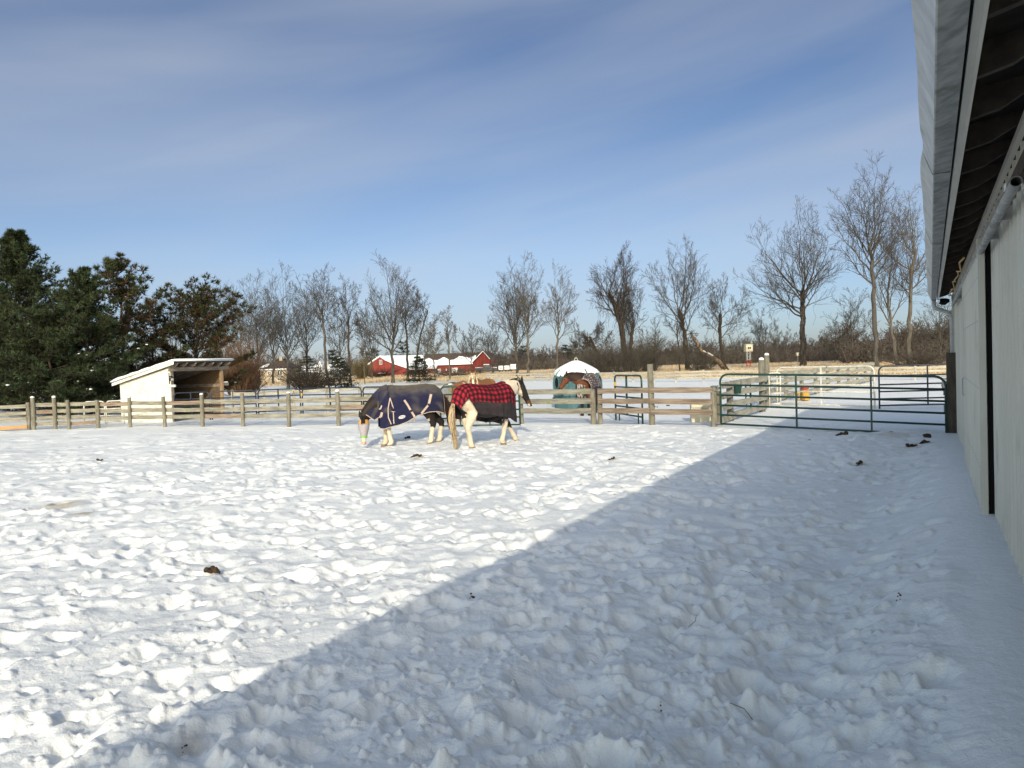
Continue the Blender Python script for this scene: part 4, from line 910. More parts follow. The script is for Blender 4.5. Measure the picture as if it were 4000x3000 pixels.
conifer(95, 1530, 36, 905, 5.0, 'tallest dark green pine at the left edge of the picture', 1, whorls=34, limbs=9, tl=.21, snow=44, shape=1.25, dense=1.7, z0=.03, upsw=.55)
conifer(345, 1520, 33.5, 1065, 2.8, 'dark green pine with upright side tips just left of the browning pines', 2, whorls=22, limbs=8, tl=.20, snow=40, shape=1.05, dense=1.7, z0=.03, upsw=.7)
conifer(-190, 1540, 38, 950, 5.2, 'dark green pine cut off by the left edge of the picture', 3, whorls=24, limbs=9, snow=20, shape=1.2, dense=1.5, upsw=.5)
conifer(205, 1530, 32.5, 1230, 3.6, 'low bushy dark green pine in front of the tallest pine', 4, whorls=15, limbs=9, tl=.20, snow=30, shape=.5, dense=1.4, z0=.02)
conifer(486, 1520, 39, 1032, 3.2, 'browning pine with tufted candelabra top behind the white shed', 5, brown=.75, whorls=12, limbs=6, tl=.27, snow=18, shape=.75, dense=2.3, upsw=.85, gcol=(.030, .045, .018))
conifer(775, 1515, 43, 1168, 3.5, 'rounder browning pine behind the right end of the shed', 6, brown=.8, whorls=12, limbs=7, tl=.25, snow=14, shape=.42, dense=2.1, upsw=.7, gcol=(.028, .040, .017))
conifer(600, 1515, 45, 1240, 2.6, 'shorter rusty pine in the gap between the two browning pines', 7, brown=.95, whorls=11, limbs=7, tl=.22, snow=8, shape=.4, dense=.8)
SPR = dict(name='spruce_tree', tl=.16, upsw=-.12, flat=.3, gcol=(.018, .030, .020))
conifer(1330, 1512, 68, 1395, 1.45, 'small dark spruce with snow on its boughs before the white house', 8, whorls=11, limbs=8, snow=60, shape=.85, **SPR)
conifer(1640, 1500, 80, 1388, 1.9, 'small dark spruce in front of the left red barn roof', 9, whorls=12, limbs=8, snow=8, shape=.85, **SPR)
conifer(1205, 1470, 110, 1388, 2.6, 'dark blue green spruce between the beige and white houses', 10, whorls=10, limbs=8, snow=0, shape=.7, **SPR)
for i, (px, yt, Y, rd, lb) in enumerate(((1300, 1370, 150, 2.6, 'pair of dark firs rising behind the white house roof, the left one'), (1578, 1330, 205, 5.0, 'dark pine rising behind the left red barn roof'), (2245, 1330, 210, 3.6, 'dark fir with a rounded tip in the far wood behind the teal shelter'),
        (2210, 1345, 215, 2.4, 'thin dark fir left of the rounded fir in the far wood'), (2292, 1336, 212, 3.2, 'dark fir right of the rounded fir in the far wood'), (2045, 1352, 205, 2.6, 'pointed dark fir in the far wood above the white trailers'), (1105, 1405, 150, 3.0, 'dark fir behind the beige house'), (1465, 1360, 200, 4.2, 'dark pine behind the left gable of the red barn'))):
    conifer(px, 1450, Y, yt, rd, lb, 20 + i, name='fir_tree', whorls=9, limbs=7, tl=.55, snow=0, shape=.7, dense=.7, gcol=(.02, .03, .02))

# ------------------------------------------------------------------ the far wood, the straw field and the far side of it
def far_wood():
    rng = np.random.default_rng(8); tem = []
    for k in range(5):
        A, B, ra, rb, lv = limbs_tree(300 + k, 7.0, [(0, 0, 0), (.1, 0, 2.2)], 2.2, 2.2, 2.2, .14, nl=5, n1=6, n2=5, n3=2, rtw=.022); tem.append((A, B, ra, rb))
    VV, FF, CC, n = [], [], [], 0
    spans = [(880, 1480, 190, 250, 7.5, 55), (1480, 1900, 215, 250, 7.0, 46), (1860, 2300, 196, 240, 6.6, 84), (2280, 2760, 185, 235, 6.6, 84), (2740, 3300, 165, 220, 6.2, 92), (3280, 3760, 118, 165, 6.6, 92), (3740, 4700, 112, 165, 6.6, 90), (-700, 900, 200, 260, 7.5, 70)]
    for (x0, x1, ya, yb, h, cnt) in spans:
        for k in range(cnt):
            px = rng.uniform(x0, x1); Y = rng.uniform(ya, yb); b = at(px, 1450, Y); hh = h * rng.uniform(.62, 1.25); s = hh / 7.0
            if x0 > 3200: hh *= 1.15 if px > 3600 else 1
            A, B, ra, rb = tem[rng.integers(5)]; a = rng.uniform(0, 6.28); c_, s_ = math.cos(a), math.sin(a); M3 = np.array([[c_, -s_, 0], [s_, c_, 0], [0, 0, 1]]).T * np.array([1.15, 1.15, 1]) * s
            o = np.array([b.x, b.y, -.1]); V, F = segs_mesh(None, A @ M3 + o, B @ M3 + o, ra * 1.35, rb * 1.5, 3, None)
            VV.append(V); FF.append(F + n); n += len(V)
            CC.append(np.repeat(np.array([[.118, .102, .086]]) * rng.uniform(.6, 1.35) + rng.normal(0, .006, (1, 3)), len(V), 0))
    # low brush and saplings along its edge
    for (x0, x1, ya, yb, cnt) in ((1850, 2800, 176, 230, 2600), (2780, 3320, 150, 215, 2200), (3300, 3760, 106, 160, 2400), (3740, 4600, 104, 160, 1800), (900, 1500, 180, 240, 900)):
        px = rng.uniform(x0, x1, cnt); Y = rng.uniform(ya, yb, cnt); X = np.array([at(p, 1450, y).x for p, y in zip(px, Y)])
        A = np.stack([X, Y, np.full(cnt, -.1)], 1); hgt = rng.uniform(.8, 3.6, cnt)
        for s in range(4):
            B = A + np.stack([rng.normal(0, .16, cnt) * hgt, rng.normal(0, .16, cnt) * hgt, hgt / 4], 1)
            V, F = segs_mesh(None, A, B, np.full(cnt, .05 - s * .008), np.full(cnt, .045 - s * .009), 3, None)
            VV.append(V); FF.append(F + n); n += len(V); CC.append(np.repeat(np.array([[.105, .087, .071]]) * rng.uniform(.6, 1.5, (cnt, 1)), 6, 0)); 
            for q in range(3):
                T = A + (B - A) * rng.random((cnt, 1)); T2 = T + np.stack([rng.normal(0, .38, cnt), rng.normal(0, .38, cnt), rng.uniform(0, .6, cnt)], 1)
                V, F = segs_mesh(None, T, T2, np.full(cnt, .03), np.full(cnt, .018), 3, None); VV.append(V); FF.append(F + n); n += len(V); CC.append(np.repeat(np.array([[.112, .093, .077]]) * rng.uniform(.6, 1.5, (cnt, 1)), 6, 0))
            A = B
    me = mesh_np('far_wood', np.concatenate(VV), np.concatenate(FF), True, np.concatenate(CC), [matcol('far_wood', .9, var=.2, vscale=.4, spec=.05)])
    tag(link('far_wood', me), 'brown leafless wood and brush closing off the far side of the straw field', 'woods', kind='stuff')
far_wood()
def field_grass():
    rng = np.random.default_rng(9); n = 30000
    px = rng.uniform(880, 3760, n); u = rng.random(n)
    X = np.empty(n); Y = np.empty(n)
    y0 = np.interp(px, [880, 2000, 2090, 2640, 3575, 3760], [96, 84, 76, 60, 47, 44]); y1 = np.interp(px, [880, 2000, 2700, 3400, 3760], [178, 190, 178, 140, 112])
    Y = y0 * (y1 / y0) ** u; X = (px - 2000) / FPX * Y
    cl = noise2(X * .16, Y * .10, 41) + .5 * noise2(X * .6, Y * .3, 42); k = cl > -.28; X, Y, cl = X[k], Y[k], cl[k]; n = len(X)
    K = 3; X = np.repeat(X, K) + rng.normal(0, .10, n * K); Y = np.repeat(Y, K) + rng.normal(0, .10, n * K); h = rng.uniform(.14, .42, n * K) * np.repeat(np.clip(.7 + cl * .5, .4, 1.3), K); wd = rng.uniform(.02, .055, n * K)
    a = rng.uniform(0, PI, n * K); dx, dy = np.cos(a) * wd, np.sin(a) * wd; lx, ly = rng.normal(0, .10, n * K), rng.normal(0, .10, n * K)
    V = np.stack([np.stack([X - dx, Y - dy, np.full_like(X, -.03)], 1), np.stack([X + dx, Y + dy, np.full_like(X, -.03)], 1), np.stack([X + lx, Y + ly, h], 1)], 1).reshape(-1, 3)
    c = np.repeat(np.array([[.50, .38, .23]]) * rng.uniform(.65, 1.35, (n * K, 1)) + rng.normal(0, .015, (n * K, 1)) * np.array([[1, .6, 0]]), 3, 0)
    tag(link('field_grass', mesh_np('field_grass', V, np.arange(len(V)).reshape(-1, 3), False, np.clip(c, .02, 1), [matcol('straw', .9, var=.2, vscale=.5, spec=.05)])), 'tall straw coloured grass standing through the snow of the far field', 'grass', kind='stuff')
field_grass()

# ------------------------------------------------------------------ far buildings and vehicles
def far_pt(px, py, Y): return at(px, py, Y)
def window(par, o0, c, R, w_, h_, mull=True):
    m = MB(); m.box(c, (w_ + .16, .06, h_ + .16), R); fr = m.build('window', HWHITE, par, o0)
    for sx in ((-1, 1) if mull else (0,)):
        m = MB(); m.box(c + R @ Vector((sx * (w_ / 4 + .02), -.035, 0)), (w_ / 2 - .04 if mull else w_, .02, h_), R); m.build('pane', GLASSD, fr, o0)
def red_barn_a():
    Y = 175.; k = Y / FPX; o0 = far_pt(1490, 1460, Y); o0.z = 0; t = thing('red_barn', o0, 'red barn with a white loft window in its gable and a fully snowed roof', 'barn')
    ez = far_pt(1500, 1421, Y).z; rz_ = far_pt(1483, 1396, Y).z; xl = far_pt(1444, 1450, Y).x; xr = far_pt(1532, 1450, Y).x; xp = far_pt(1486, 1450, Y).x
    bk = Vector((11.2, 16, 0))         # the barn runs back to the right
    g = [Vector((xl, Y, -1)), Vector((xr, Y, -1)), Vector((xr, Y, ez)), Vector((xp + 1.3, Y, rz_ - .9)), Vector((xp, Y, rz_)), Vector((xp - 1.5, Y, rz_ - .9)), Vector((xl, Y, ez))]
    m = MB(); m.prism(g, bk); m.build('wall', REDP, t, o0)
    m = MB(); zl = far_pt(1590, 1446, Y).z; m.prism([Vector((xr, Y + .3, -1)), Vector((xr + 4.2, Y + .3, -1)), Vector((xr + 4.2, Y + .3, max(zl, 1.2))), Vector((xr, Y + .3, ez - .1))], bk * .96); m.build('lean_to', REDP, t, o0)
    pr = [(xl - .35, ez - .15), (xp - 1.5, rz_ - .75), (xp, rz_ + .15), (xp + 1.3, rz_ - .75), (xr + .3, ez - .05)]
    f = Vector((0, -.35, 0)); m = MB(); m.prism([Vector((x, Y, z)) + f for x, z in pr] + [Vector((x, Y, z + .28)) + f for x, z in reversed(pr)], bk * 1.03); m.build('roof', SNOW, t, o0)
    m = MB(); pr = [(xr + .25, ez - .02), (xr + 4.5, max(zl, 1.2) + .05)]; m.prism([Vector((x, Y, z)) for x, z in pr] + [Vector((x, Y, z + .25)) for x, z in reversed(pr)], bk); m.build('lean_to_roof', SNOW, t, o0)
    window(t, o0, Vector((far_pt(1487, 1415, Y).x, Y - .03, far_pt(1487, 1415, Y).z)), Matrix.Identity(3), .55, .95)
    m = MB(); m.prism([far_pt(1478, 1459, Y - .1), far_pt(1505, 1459, Y - .1), far_pt(1505, 1456, Y - .1), far_pt(1478, 1456, Y - .1)], Vector((0, -.6, 0))); m.build('snow_sill', SNOW, t, o0)
red_barn_a()
def red_barn_b():
    Y = 182.; t0 = far_pt(1780, 1460, Y); o0 = Vector((t0.x, Y, 0)); t = thing('red_barn', o0, 'long red barn with a brown ridge above slid snow and a tall right gable', 'barn')
    xl, xr = far_pt(1655, 1440, Y).x, far_pt(1845, 1440, Y).x; ez = far_pt(1760, 1427, Y).z; rz_ = far_pt(1760, 1383, Y + 5).z
    m = MB(); m.prism([Vector((xl, Y, -1)), Vector((xr, Y, -1)), Vector((xr, Y, ez)), Vector((xl, Y, ez))], Vector((0, 9, 0))); m.build('wall', REDP, t, o0)
    m = MB(); m.prism([Vector((xl - .3, Y - .4, ez)), Vector((xl - .3, Y + 5, rz_)), Vector((xl - .3, Y + 10, ez)), Vector((xl - .3, Y + 10, ez + .15)), Vector((xl - .3, Y + 5, rz_ + .18)), Vector((xl - .3, Y - .4, ez + .15))], Vector((xr - xl + 2.5, 0, 0))); rf = m.build('roof', SHINGLE, t, o0)
    m = MB(); n = 40; up = []; lo = []      # snow slid down to a ragged line
    rr = random.Random(2)
    for i in range(n + 1):
        x = xl - .3 + (xr - xl + 1.2) * i / n; f = .46 + .10 * math.sin(i * .5) + rr.uniform(-.05, .05) + (.12 if i > 26 else 0); z = ez + (rz_ - ez) * f
        up.append((x, Y - .4 + 5.4 * f, z + .17)); lo.append((x, Y - .48, ez + .14))
    m.sheet([lo, [(x, y, z + .24) for x, y, z in lo], [(x, y - .05, z + .2) for x, y, z in up], up]); m.build('roof_snow', SNOW, rf, o0, smooth=False)
    # gable block at the right, turned towards us
    gp_ = [far_pt(1842, 1462, Y - 3), far_pt(1915, 1462, Y + 1), far_pt(1915, 1407, Y + 1), far_pt(1888, 1377, Y - .5), far_pt(1846, 1420, Y - 3)]
    for p in gp_[:2]: p.z = -1
    m = MB(); bk = Vector((1.5, 9, 0)); m.prism(gp_, bk); m.build('gable_wing', REDP, t, o0)
    m = MB(); a, b, c = gp_[4], gp_[3], gp_[2]; e = Vector((-.1, -.35, .12)); m.prism([a + e, b + e, c + e, c + e + Vector((0, 0, .22)), b + e + Vector((0, 0, .25)), a + e + Vector((0, 0, .22))], bk * 1.05); m.build('gable_roof', SHINGLE, t, o0)
    m = MB(); ab = [a + e + Vector((0, -.05, .2)), b + e + Vector((0, -.05, .24)), c + e + Vector((0, -.05, .2))]; m.tube(ab, .09, 5); m.build('gable_snow', SNOW, t, o0)
    I3 = Matrix.Identity(3)
    def bx(px0, px1, py0, py1, nm, mt): p, q = far_pt(px0, py0, Y - .05), far_pt(px1, py1, Y - .05); m = MB(); m.box(((p.x + q.x) / 2, Y - .05, (p.z + q.z) / 2), (abs(q.x - p.x), .08, abs(p.z - q.z))); return m.build(nm, mt, t, o0)
    bx(1764, 1788, 1437, 1459, 'barn_door', HWHITE); bx(1709, 1723, 1441, 1459, 'barn_door', HWHITE); bx(1741, 1746, 1441, 1448, 'window', HWHITE); bx(1790, 1812, 1441, 1456, 'shutter', DARKW)
    lw = far_pt(1690, 1446, Y - 2); m = MB(); m.prism([Vector((far_pt(1668, 1440, Y).x, Y - 3, -1)), Vector((far_pt(1703, 1440, Y).x, Y - 3, -1)), Vector((far_pt(1703, 1440, Y).x, Y - 3, 1.35)), Vector((far_pt(1668, 1440, Y).x, Y - 3, 1.35))], Vector((0, 3, 0))); m.build('lean_to', REDP, t, o0)
    xa, xb = far_pt(1655, 1440, Y - 3).x, far_pt(1705, 1440, Y - 3).x
    m = MB(); m.prism([Vector((xa, Y - 3.3, 1.3)), Vector((xa, Y + .1, ez + .1)), Vector((xa, Y + .1, ez + .4)), Vector((xa, Y - 3.3, 1.6))], Vector((xb - xa, 0, 0))); m.build('lean_to_roof', SNOW, t, o0)
red_barn_b()
def house(px0, px1, pyb, pye, pyr, Y, wmat, rmat, label, wins, dep=8., gable=None, snow=False):
    a, b = far_pt(px0, pyb, Y), far_pt(px1, pyb, Y); o0 = Vector(((a.x + b.x) / 2, Y, 0)); t = thing('house', o0, label, 'house'); ez = far_pt((px0 + px1) / 2, pye, Y).z; rz_ = far_pt((px0 + px1) / 2, pyr, Y + dep / 2).z
    m = MB(); m.prism([Vector((a.x, Y, -1.5)), Vector((b.x, Y, -1.5)), Vector((b.x, Y, ez)), Vector((a.x, Y, ez))], Vector((0, dep, 0))); m.build('wall', wmat, t, o0)
    hip = 1.8; e = .35
    A_ = [Vector((a.x - e, Y - e, ez)), Vector((b.x + e, Y - e, ez)), Vector((b.x + e, Y + dep + e, ez)), Vector((a.x - e, Y + dep + e, ez)), Vector((a.x + hip, Y + dep / 2, rz_)), Vector((b.x - hip, Y + dep / 2, rz_))]
    m = MB(); m.add(A_, [(0, 1, 5, 4), (1, 2, 5), (2, 3, 4, 5), (3, 0, 4), (3, 2, 1, 0)]); rf = m.build('roof', rmat, t, o0)
    m = MB(); m.beam(A_[0] + Vector((0, -.02, -.08)), A_[1] + Vector((0, -.02, -.08)), .08, .2); m.build('eave_snow', SNOW, rf, o0)
    if not snow:
        m = MB(); m.prism([A_[0].lerp(A_[4], .1) + Vector((0, -.02, .06)), A_[0].lerp(A_[1], .25).lerp(A_[4], .2) + Vector((0, -.02, .1)), A_[0].lerp(A_[1], .15).lerp(A_[4], .5) + Vector((0, -.02, .1)), A_[0].lerp(A_[4], .5) + Vector((0, -.02, .1))], Vector((0, .05, .1))); m.build('roof_snow', SNOW, rf, o0)
    m = MB(); c = Vector((b.x - 2.4, Y + dep / 2, rz_ + .2)); m.box(c, (.5, .5, .9)); m.build('chimney', BEIGE, rf, o0)
    if gable:
        g0, g1, gpk, ge = gable; p, q, r_ = far_pt(g0, ge, Y - .5), far_pt(g1, ge, Y - .5), far_pt((g0 + g1) / 2, gpk, Y - .5)
        m = MB(); m.prism([Vector((p.x, Y - .5, -1.5)), Vector((q.x, Y - .5, -1.5)), q, r_, p], Vector((0, 3, 0))); gw = m.build('gable', wmat, t, o0)
        m = MB(); u = Vector((0, -.2, .05)); m.prism([p + u, r_ + u, q + u, q + u + Vector((0, 0, .25)), r_ + u + Vector((0, 0, .3)), p + u + Vector((0, 0, .25))], Vector((0, 3.4, 0))); m.build('gable_roof', SNOW, gw, o0)
    for (x0, x1, y0, y1) in wins:
        p, q = far_pt(x0, y0, Y), far_pt(x1, y1, Y); window(t, o0, Vector(((p.x + q.x) / 2, Y - .56 if gable and gable[0] < x0 < gable[1] else Y - .03, (p.z + q.z) / 2)), Matrix.Identity(3), abs(q.x - p.x), abs(p.z - q.z))
house(1018, 1128, 1520, 1441, 1408, 125., BEIGE, SHINGLE, 'beige house with a brown hip roof behind the spreading bare trees', [(1047, 1058, 1452, 1463), (1084, 1102, 1450, 1465), (1060, 1068, 1478, 1486), (1084, 1098, 1478, 1486)])
house(1132, 1310, 1500, 1449, 1425, 135., HWHITE, SNOW, 'white house with a snowed roof and small gable right of the beige house', [(1134, 1148, 1449, 1460), (1248, 1254, 1431, 1437)], gable=(1238, 1262, 1417, 1440), snow=True)
def trailer(px0, px1, py0, py1, Y, label, wheels=True):
    p, q = far_pt(px0, py0, Y), far_pt(px1, py1, Y); w_ = q.x - p.x; gz0 = .0; zt = max(p.z, 1.3); o0 = Vector(((p.x + q.x) / 2, Y, 0)); t = thing('box_trailer', o0, label, 'trailer')
    m = MB(); m.box((0, 1.5, (.45 + zt) / 2), (w_, 3.0, zt - .45), None, .06); m.build('body', HWHITE, t)
    m = MB(); m.box((0, 1.5, zt + .06), (w_ * .96, 2.9, .12), None, .04); m.build('snow', SNOW, t)
    for sx in (-1, 1):
        m = MB(); m.tube([(sx * w_ * .32 - .1, .5, .3), (sx * w_ * .32 + .1, .5, .3)], .3, 12); m.build('wheel', RUBBER, t)
trailer(1969, 1991, 1433, 1448, 168, 'white box trailer in the middle of the row left of the twin bare trees')
trailer(1993, 2021, 1425, 1449, 172, 'tallest white box trailer, partly behind the broad bare tree')
trailer(1947, 1966, 1438, 1451, 166, 'lowest white box trailer, nearest the snowy pickup')
def pickup(px, Y, label):
    o0 = far_pt(px, 1450, Y); o0.z = 0; t = thing('pickup_truck', o0, label, 'truck'); m = MB()
    sec = [(-2.4, .5), (2.4, .5), (2.4, 1.05), (1.2, 1.15), (.7, 1.75), (-.6, 1.78), (-.8, 1.15), (-2.4, 1.15)]
    m.prism([Vector((x, -.85, z)) for x, z in sec], Vector((0, 1.7, 0))); m.build('body', mat('dark_truck', (.06, .065, .075), rough=.4), t)
    for c, d in (((-1.6, 0, 1.2), (1.6, 1.7, .18)), ((.05, 0, 1.83), (1.3, 1.6, .16)), ((1.8, 0, 1.13), (1.2, 1.7, .14))):
        m = MB(); m.box(c, d, None, .05); m.build('snow', SNOW, t)
    m = MB(); m.prism([Vector((.62, -.86, 1.2)), Vector((-.55, -.86, 1.2)), Vector((-.5, -.86, 1.68)), Vector((.45, -.86, 1.66))], Vector((0, -.02, 0))); m.build('window', GLASSD, t)
    for x in (-1.5, 1.5):
        for y in (-.75, .75): m = MB(); m.tube([(x, y - .1, .36), (x, y + .1, .36)], .36, 12); m.build('wheel', RUBBER, t)
pickup(1900, 160, 'dark pickup truck buried in snow before the long red barn gable')
def tower():
    o0 = far_pt(2925, 1434, 110); o0.z = 0; t = thing('hunting_blind', o0, 'cream box blind on a red and white lattice tower in the straw field', 'blind')
    m = MB(); m.box((0, 0, 2.92), (1.06, 1.06, 1.05), None, .02); b = m.build('box', CREAMP, t)
    m = MB(); m.prism([(-.6, -.6, 3.45), (.6, -.6, 3.45), (.6, .6, 3.55), (-.6, .6, 3.55)], (0, 0, .05)); m.build('roof', CREAMP, t)
    for x in (-.14, .14): m = MB(); m.box((x, -.54, 2.95), (.22, .03, .26)); m.build('window', BLACK, b)
    WR = mat('tower_white', (.62, .62, .6)); RD = mat('tower_red', (.45, .09, .05))
    for x in (-.26, .26):
        for y in (-.26, .26):
            m = MB(); m.tube([(x, y, 1.1), (x, y, 2.4)], .035, 6); m.build('leg', WR, t); m = MB(); m.tube([(x, y, -.1), (x, y, 1.1)], .036, 6); m.build('leg', RD, t)
    for k in range(5):
        z = .1 + k * .46; m = MB()
        for (p, q) in (((-.26, -.26), (.26, -.26)), ((.26, -.26), (.26, .26)), ((.26, .26), (-.26, .26)), ((-.26, .26), (-.26, -.26))): m.tube([(*p, z), (*q, z + .46)], .02, 5)
        m.build('brace', RD if k < 2 else WR, t)
tower()
def nestbox():
    o0 = far_pt(3118, 1430, 108); o0.z = 0; t = thing('nest_box', o0, 'small cream nest box on a pole beside the great spreading tree', 'birdhouse'); zc = far_pt(3118, 1383, 108).z
    m = MB(); m.box((0, 0, zc), (.5, .4, .5), None, .02); b = m.build('box', CREAMP, t); m = MB(); m.tube([(0, -.19, zc), (0, -.21, zc)], .07, 8); m.build('hole', BLACK, b); m = MB(); m.tube([(0, .1, -.1), (0, .1, zc)], .04, 6); m.build('pole', GREYW, t)
nestbox()

# ------------------------------------------------------------------ horses
def ering(c, t, side, ry, rz, n=16):
    t = Vector(t).normalized(); sd = Vector(side); sd = (sd - t * sd.dot(t)).normalized(); up = sd.cross(t) * -1
    return [Vector(c) + sd * (math.cos(q) * ry) + up * (math.sin(q) * rz) for q in (2 * PI * k / n for k in range(n))]
def epath(m, pts, rys, rzs, side=(0, 1, 0), n=16):
    pts = [Vector(p) for p in pts]; rings = []
    for i, p in enumerate(pts):
        t = pts[min(i + 1, len(pts) - 1)] - pts[max(i - 1, 0)]; rings.append(ering(p, t, side, rys[i], rzs[i], n))
    m.loft(rings)
def remesh(o, vox, smooth=6):
    a = o.modifiers.new('r', 'REMESH'); a.mode = 'VOXEL'; a.voxel_size = vox
    b = o.modifiers.new('s', 'SMOOTH'); b.iterations = smooth; b.factor = .5
    dg = bpy.context.evaluated_depsgraph_get(); me = bpy.data.meshes.new_from_object(o.evaluated_get(dg)); o.modifiers.clear(); old = o.data; nm = old.name; o.data = me; bpy.data.meshes.remove(old); me.name = nm
    me.polygons.foreach_set('use_smooth', [True] * len(me.polygons)); return me
def paint(me, fn, mt):
    n = len(me.vertices); co = np.empty(n * 3, np.float32); me.vertices.foreach_get('co', co); co = co.reshape(-1, 3)
    c = np.ones((n, 4), np.float32); c[:, :3] = fn(co.astype(float)); at_ = me.color_attributes.new('Col', 'FLOAT_COLOR', 'POINT'); at_.data.foreach_set('color', c.ravel())
    me.materials.clear(); me.materials.append(mt)
HEADS = [(-.02, .070, .055), (.05, .098, .080), (.14, .112, .096), (.24, .104, .086), (.34, .084, .064), (.44, .068, .054), (.52, .062, .056), (.58, .052, .052), (.615, .026, .034)]
def head_frame(poll, d, nrm):
    d = Vector(d).normalized(); n = Vector(nrm); n = (n - d * n.dot(d)).normalized(); return Vector(poll), d, n, d.cross(n)
def head_ring(hf, s, dep, wid, k=1.0, n=18):
    p, d, nr, sd = hf; c = p + d * s + nr * (.10 - dep)
    return [c + sd * (math.cos(q) * wid * k) + nr * (math.sin(q) * dep * k) for q in (2 * PI * j / n for j in range(n))]
def horse(loc, rz, label, coat, legs, neck, poll, hd, hn, sc=1.0, hair=((.02, .015, .012),), tail=None, mane=None, nk=.23, ears='up'):
    """legs: fore left, fore right, hind left, hind right as (x of the hoof, lift)"""
    t = thing('horse', loc, label, 'horse', None, rz); t.scale = (sc,) * 3
    m = MB(); st = [(-.79, 1.10, .06, .12), (-.75, 1.11, .15, .19), (-.66, 1.10, .225, .255), (-.50, 1.07, .265, .315), (-.30, 1.04, .265, .325), (-.05, 1.00, .285, .345), (.18, 1.00, .275, .345), (.36, 1.02, .245, .350), (.50, 1.03, .205, .32), (.62, 1.04, .155, .25), (.68, 1.04, .08, .14)]
    m.loft([[Vector((x, math.cos(q) * ry, z + math.sin(q) * rz_)) for q in (2 * PI * k / 20 for k in range(20))] for x, z, ry, rz_ in st])
    for s in (1, -1):
        m.ball((-.52, s * .13, 1.10), (.23, .145, .26), 12, 8); m.ball((.43, s * .11, .98), (.17, .115, .27), 12, 8)
    m.ball((.33, 0, 1.31), (.20, .05, .085), 10, 6)
    for i, (fx, lift) in enumerate(legs):
        s = 1 if i % 2 == 0 else -1; y = s * .125
        if i < 2:
            bx = .42; kx = bx + (fx - bx) * .50 + .035; z = lift
            m.tube([(bx + .02, y * .9, .98), (bx, y, .80), (bx + (kx - bx) * .45, y, .64), (kx, y, .47 + z * .6), (kx + (fx - kx) * .12, y, .41 + z * .8), (kx + (fx - kx) * .5, y, .28 + z), (fx - .01, y, .14 + z), (fx + .02, y, .085 + z), (fx + .04, y, .055 + z), (fx + .055, y, -.01 + z)],
                   [.125, .098, .080, .066, .055, .052, .063, .056, .062, .070], 10)
        else:
            bx = -.55; hx = fx - .05; z = lift
            m.tube([(bx + .06, y * .9, 1.05), (bx + .12, y * 1.05, .82), (bx + .02 + (hx - bx) * .5, y, .64), (hx - .015, y, .50 + z * .6), (hx, y, .43 + z * .8), (hx + (fx - hx) * .5 + .01, y, .28 + z), (fx, y, .14 + z), (fx + .03, y, .085 + z), (fx + .05, y, .055 + z), (fx + .065, y, -.01 + z)],
                   [.18, .155, .105, .076, .064, .056, .065, .058, .062, .070], 10)
    hf = head_frame(poll, hd, hn); p = Vector(poll); b0 = Vector((.44, 0, 1.10)); mid = Vector(neck); pts, ry, rzz = [], [], []
    end = p + hf[1] * .05 - hf[2] * .01
    for k in range(9):
        f = k / 8; c = b0 * (1 - f) ** 2 + mid * 2 * f * (1 - f) + end * f * f; pts.append(c); ry.append(.155 * (1 - f) ** 1.2 + .072); rzz.append(nk * (1 - f) ** 1.1 + .110)
    epath(m, pts, ry, rzz, side=Vector((0, 1, 0)) * .6 + hf[3] * (-.4 if hf[3].y < 0 else .4))
    m.loft([head_ring(hf, s, a, w_) for s, a, w_ in HEADS])
    m.ball(p + hf[1] * .17 - hf[2] * .06, (.085, .085, .10), 10, 6)                       # cheek
    for s in (1, -1): m.ball(p + hf[1] * .56 + hf[3] * s * .030 + hf[2] * .02, .030, 8, 5)   # nostril flare
    body = m.build('body', COAT, t); me = remesh(body, .0135); paint(me, lambda P: coat(P, hf), COAT)
    for s in (1, -1):                                                                     # ears, eyes
        m = MB(); e0 = p + hf[3] * s * .055 - hf[1] * .01 + hf[2] * .03; ed = (-hf[1] * .9 + hf[3] * s * .22 + hf[2] * (.25 if ears == 'up' else -.25)).normalized(); fr = (hf[2] * .8 + hf[3] * s * .6)
        m.loft([ering(e0 + ed * zz, ed, hf[3], a, b_, 8) for zz, a, b_ in ((-.02, .030, .026), (.03, .042, .026), (.08, .036, .02), (.12, .020, .012), (.155, .004, .004))])
        o = m.build('ear', COAT, t, None, smooth=True); paint(o.data, lambda P: coat(P, hf) * 1.0, COAT)
        m = MB(); m.ball(p + hf[1] * .165 + hf[3] * s * .090 + hf[2] * .028, .019, 8, 6); m.build('eye', EYEM, t, None, smooth=True)
        m = MB(); m.ball(p + hf[1] * .575 + hf[3] * s * .038 + hf[2] * .036, (.012, .012, .018), 6, 4); m.build('nostril', EYEM, t, None, smooth=True)
    return t, hf, pts, rzz
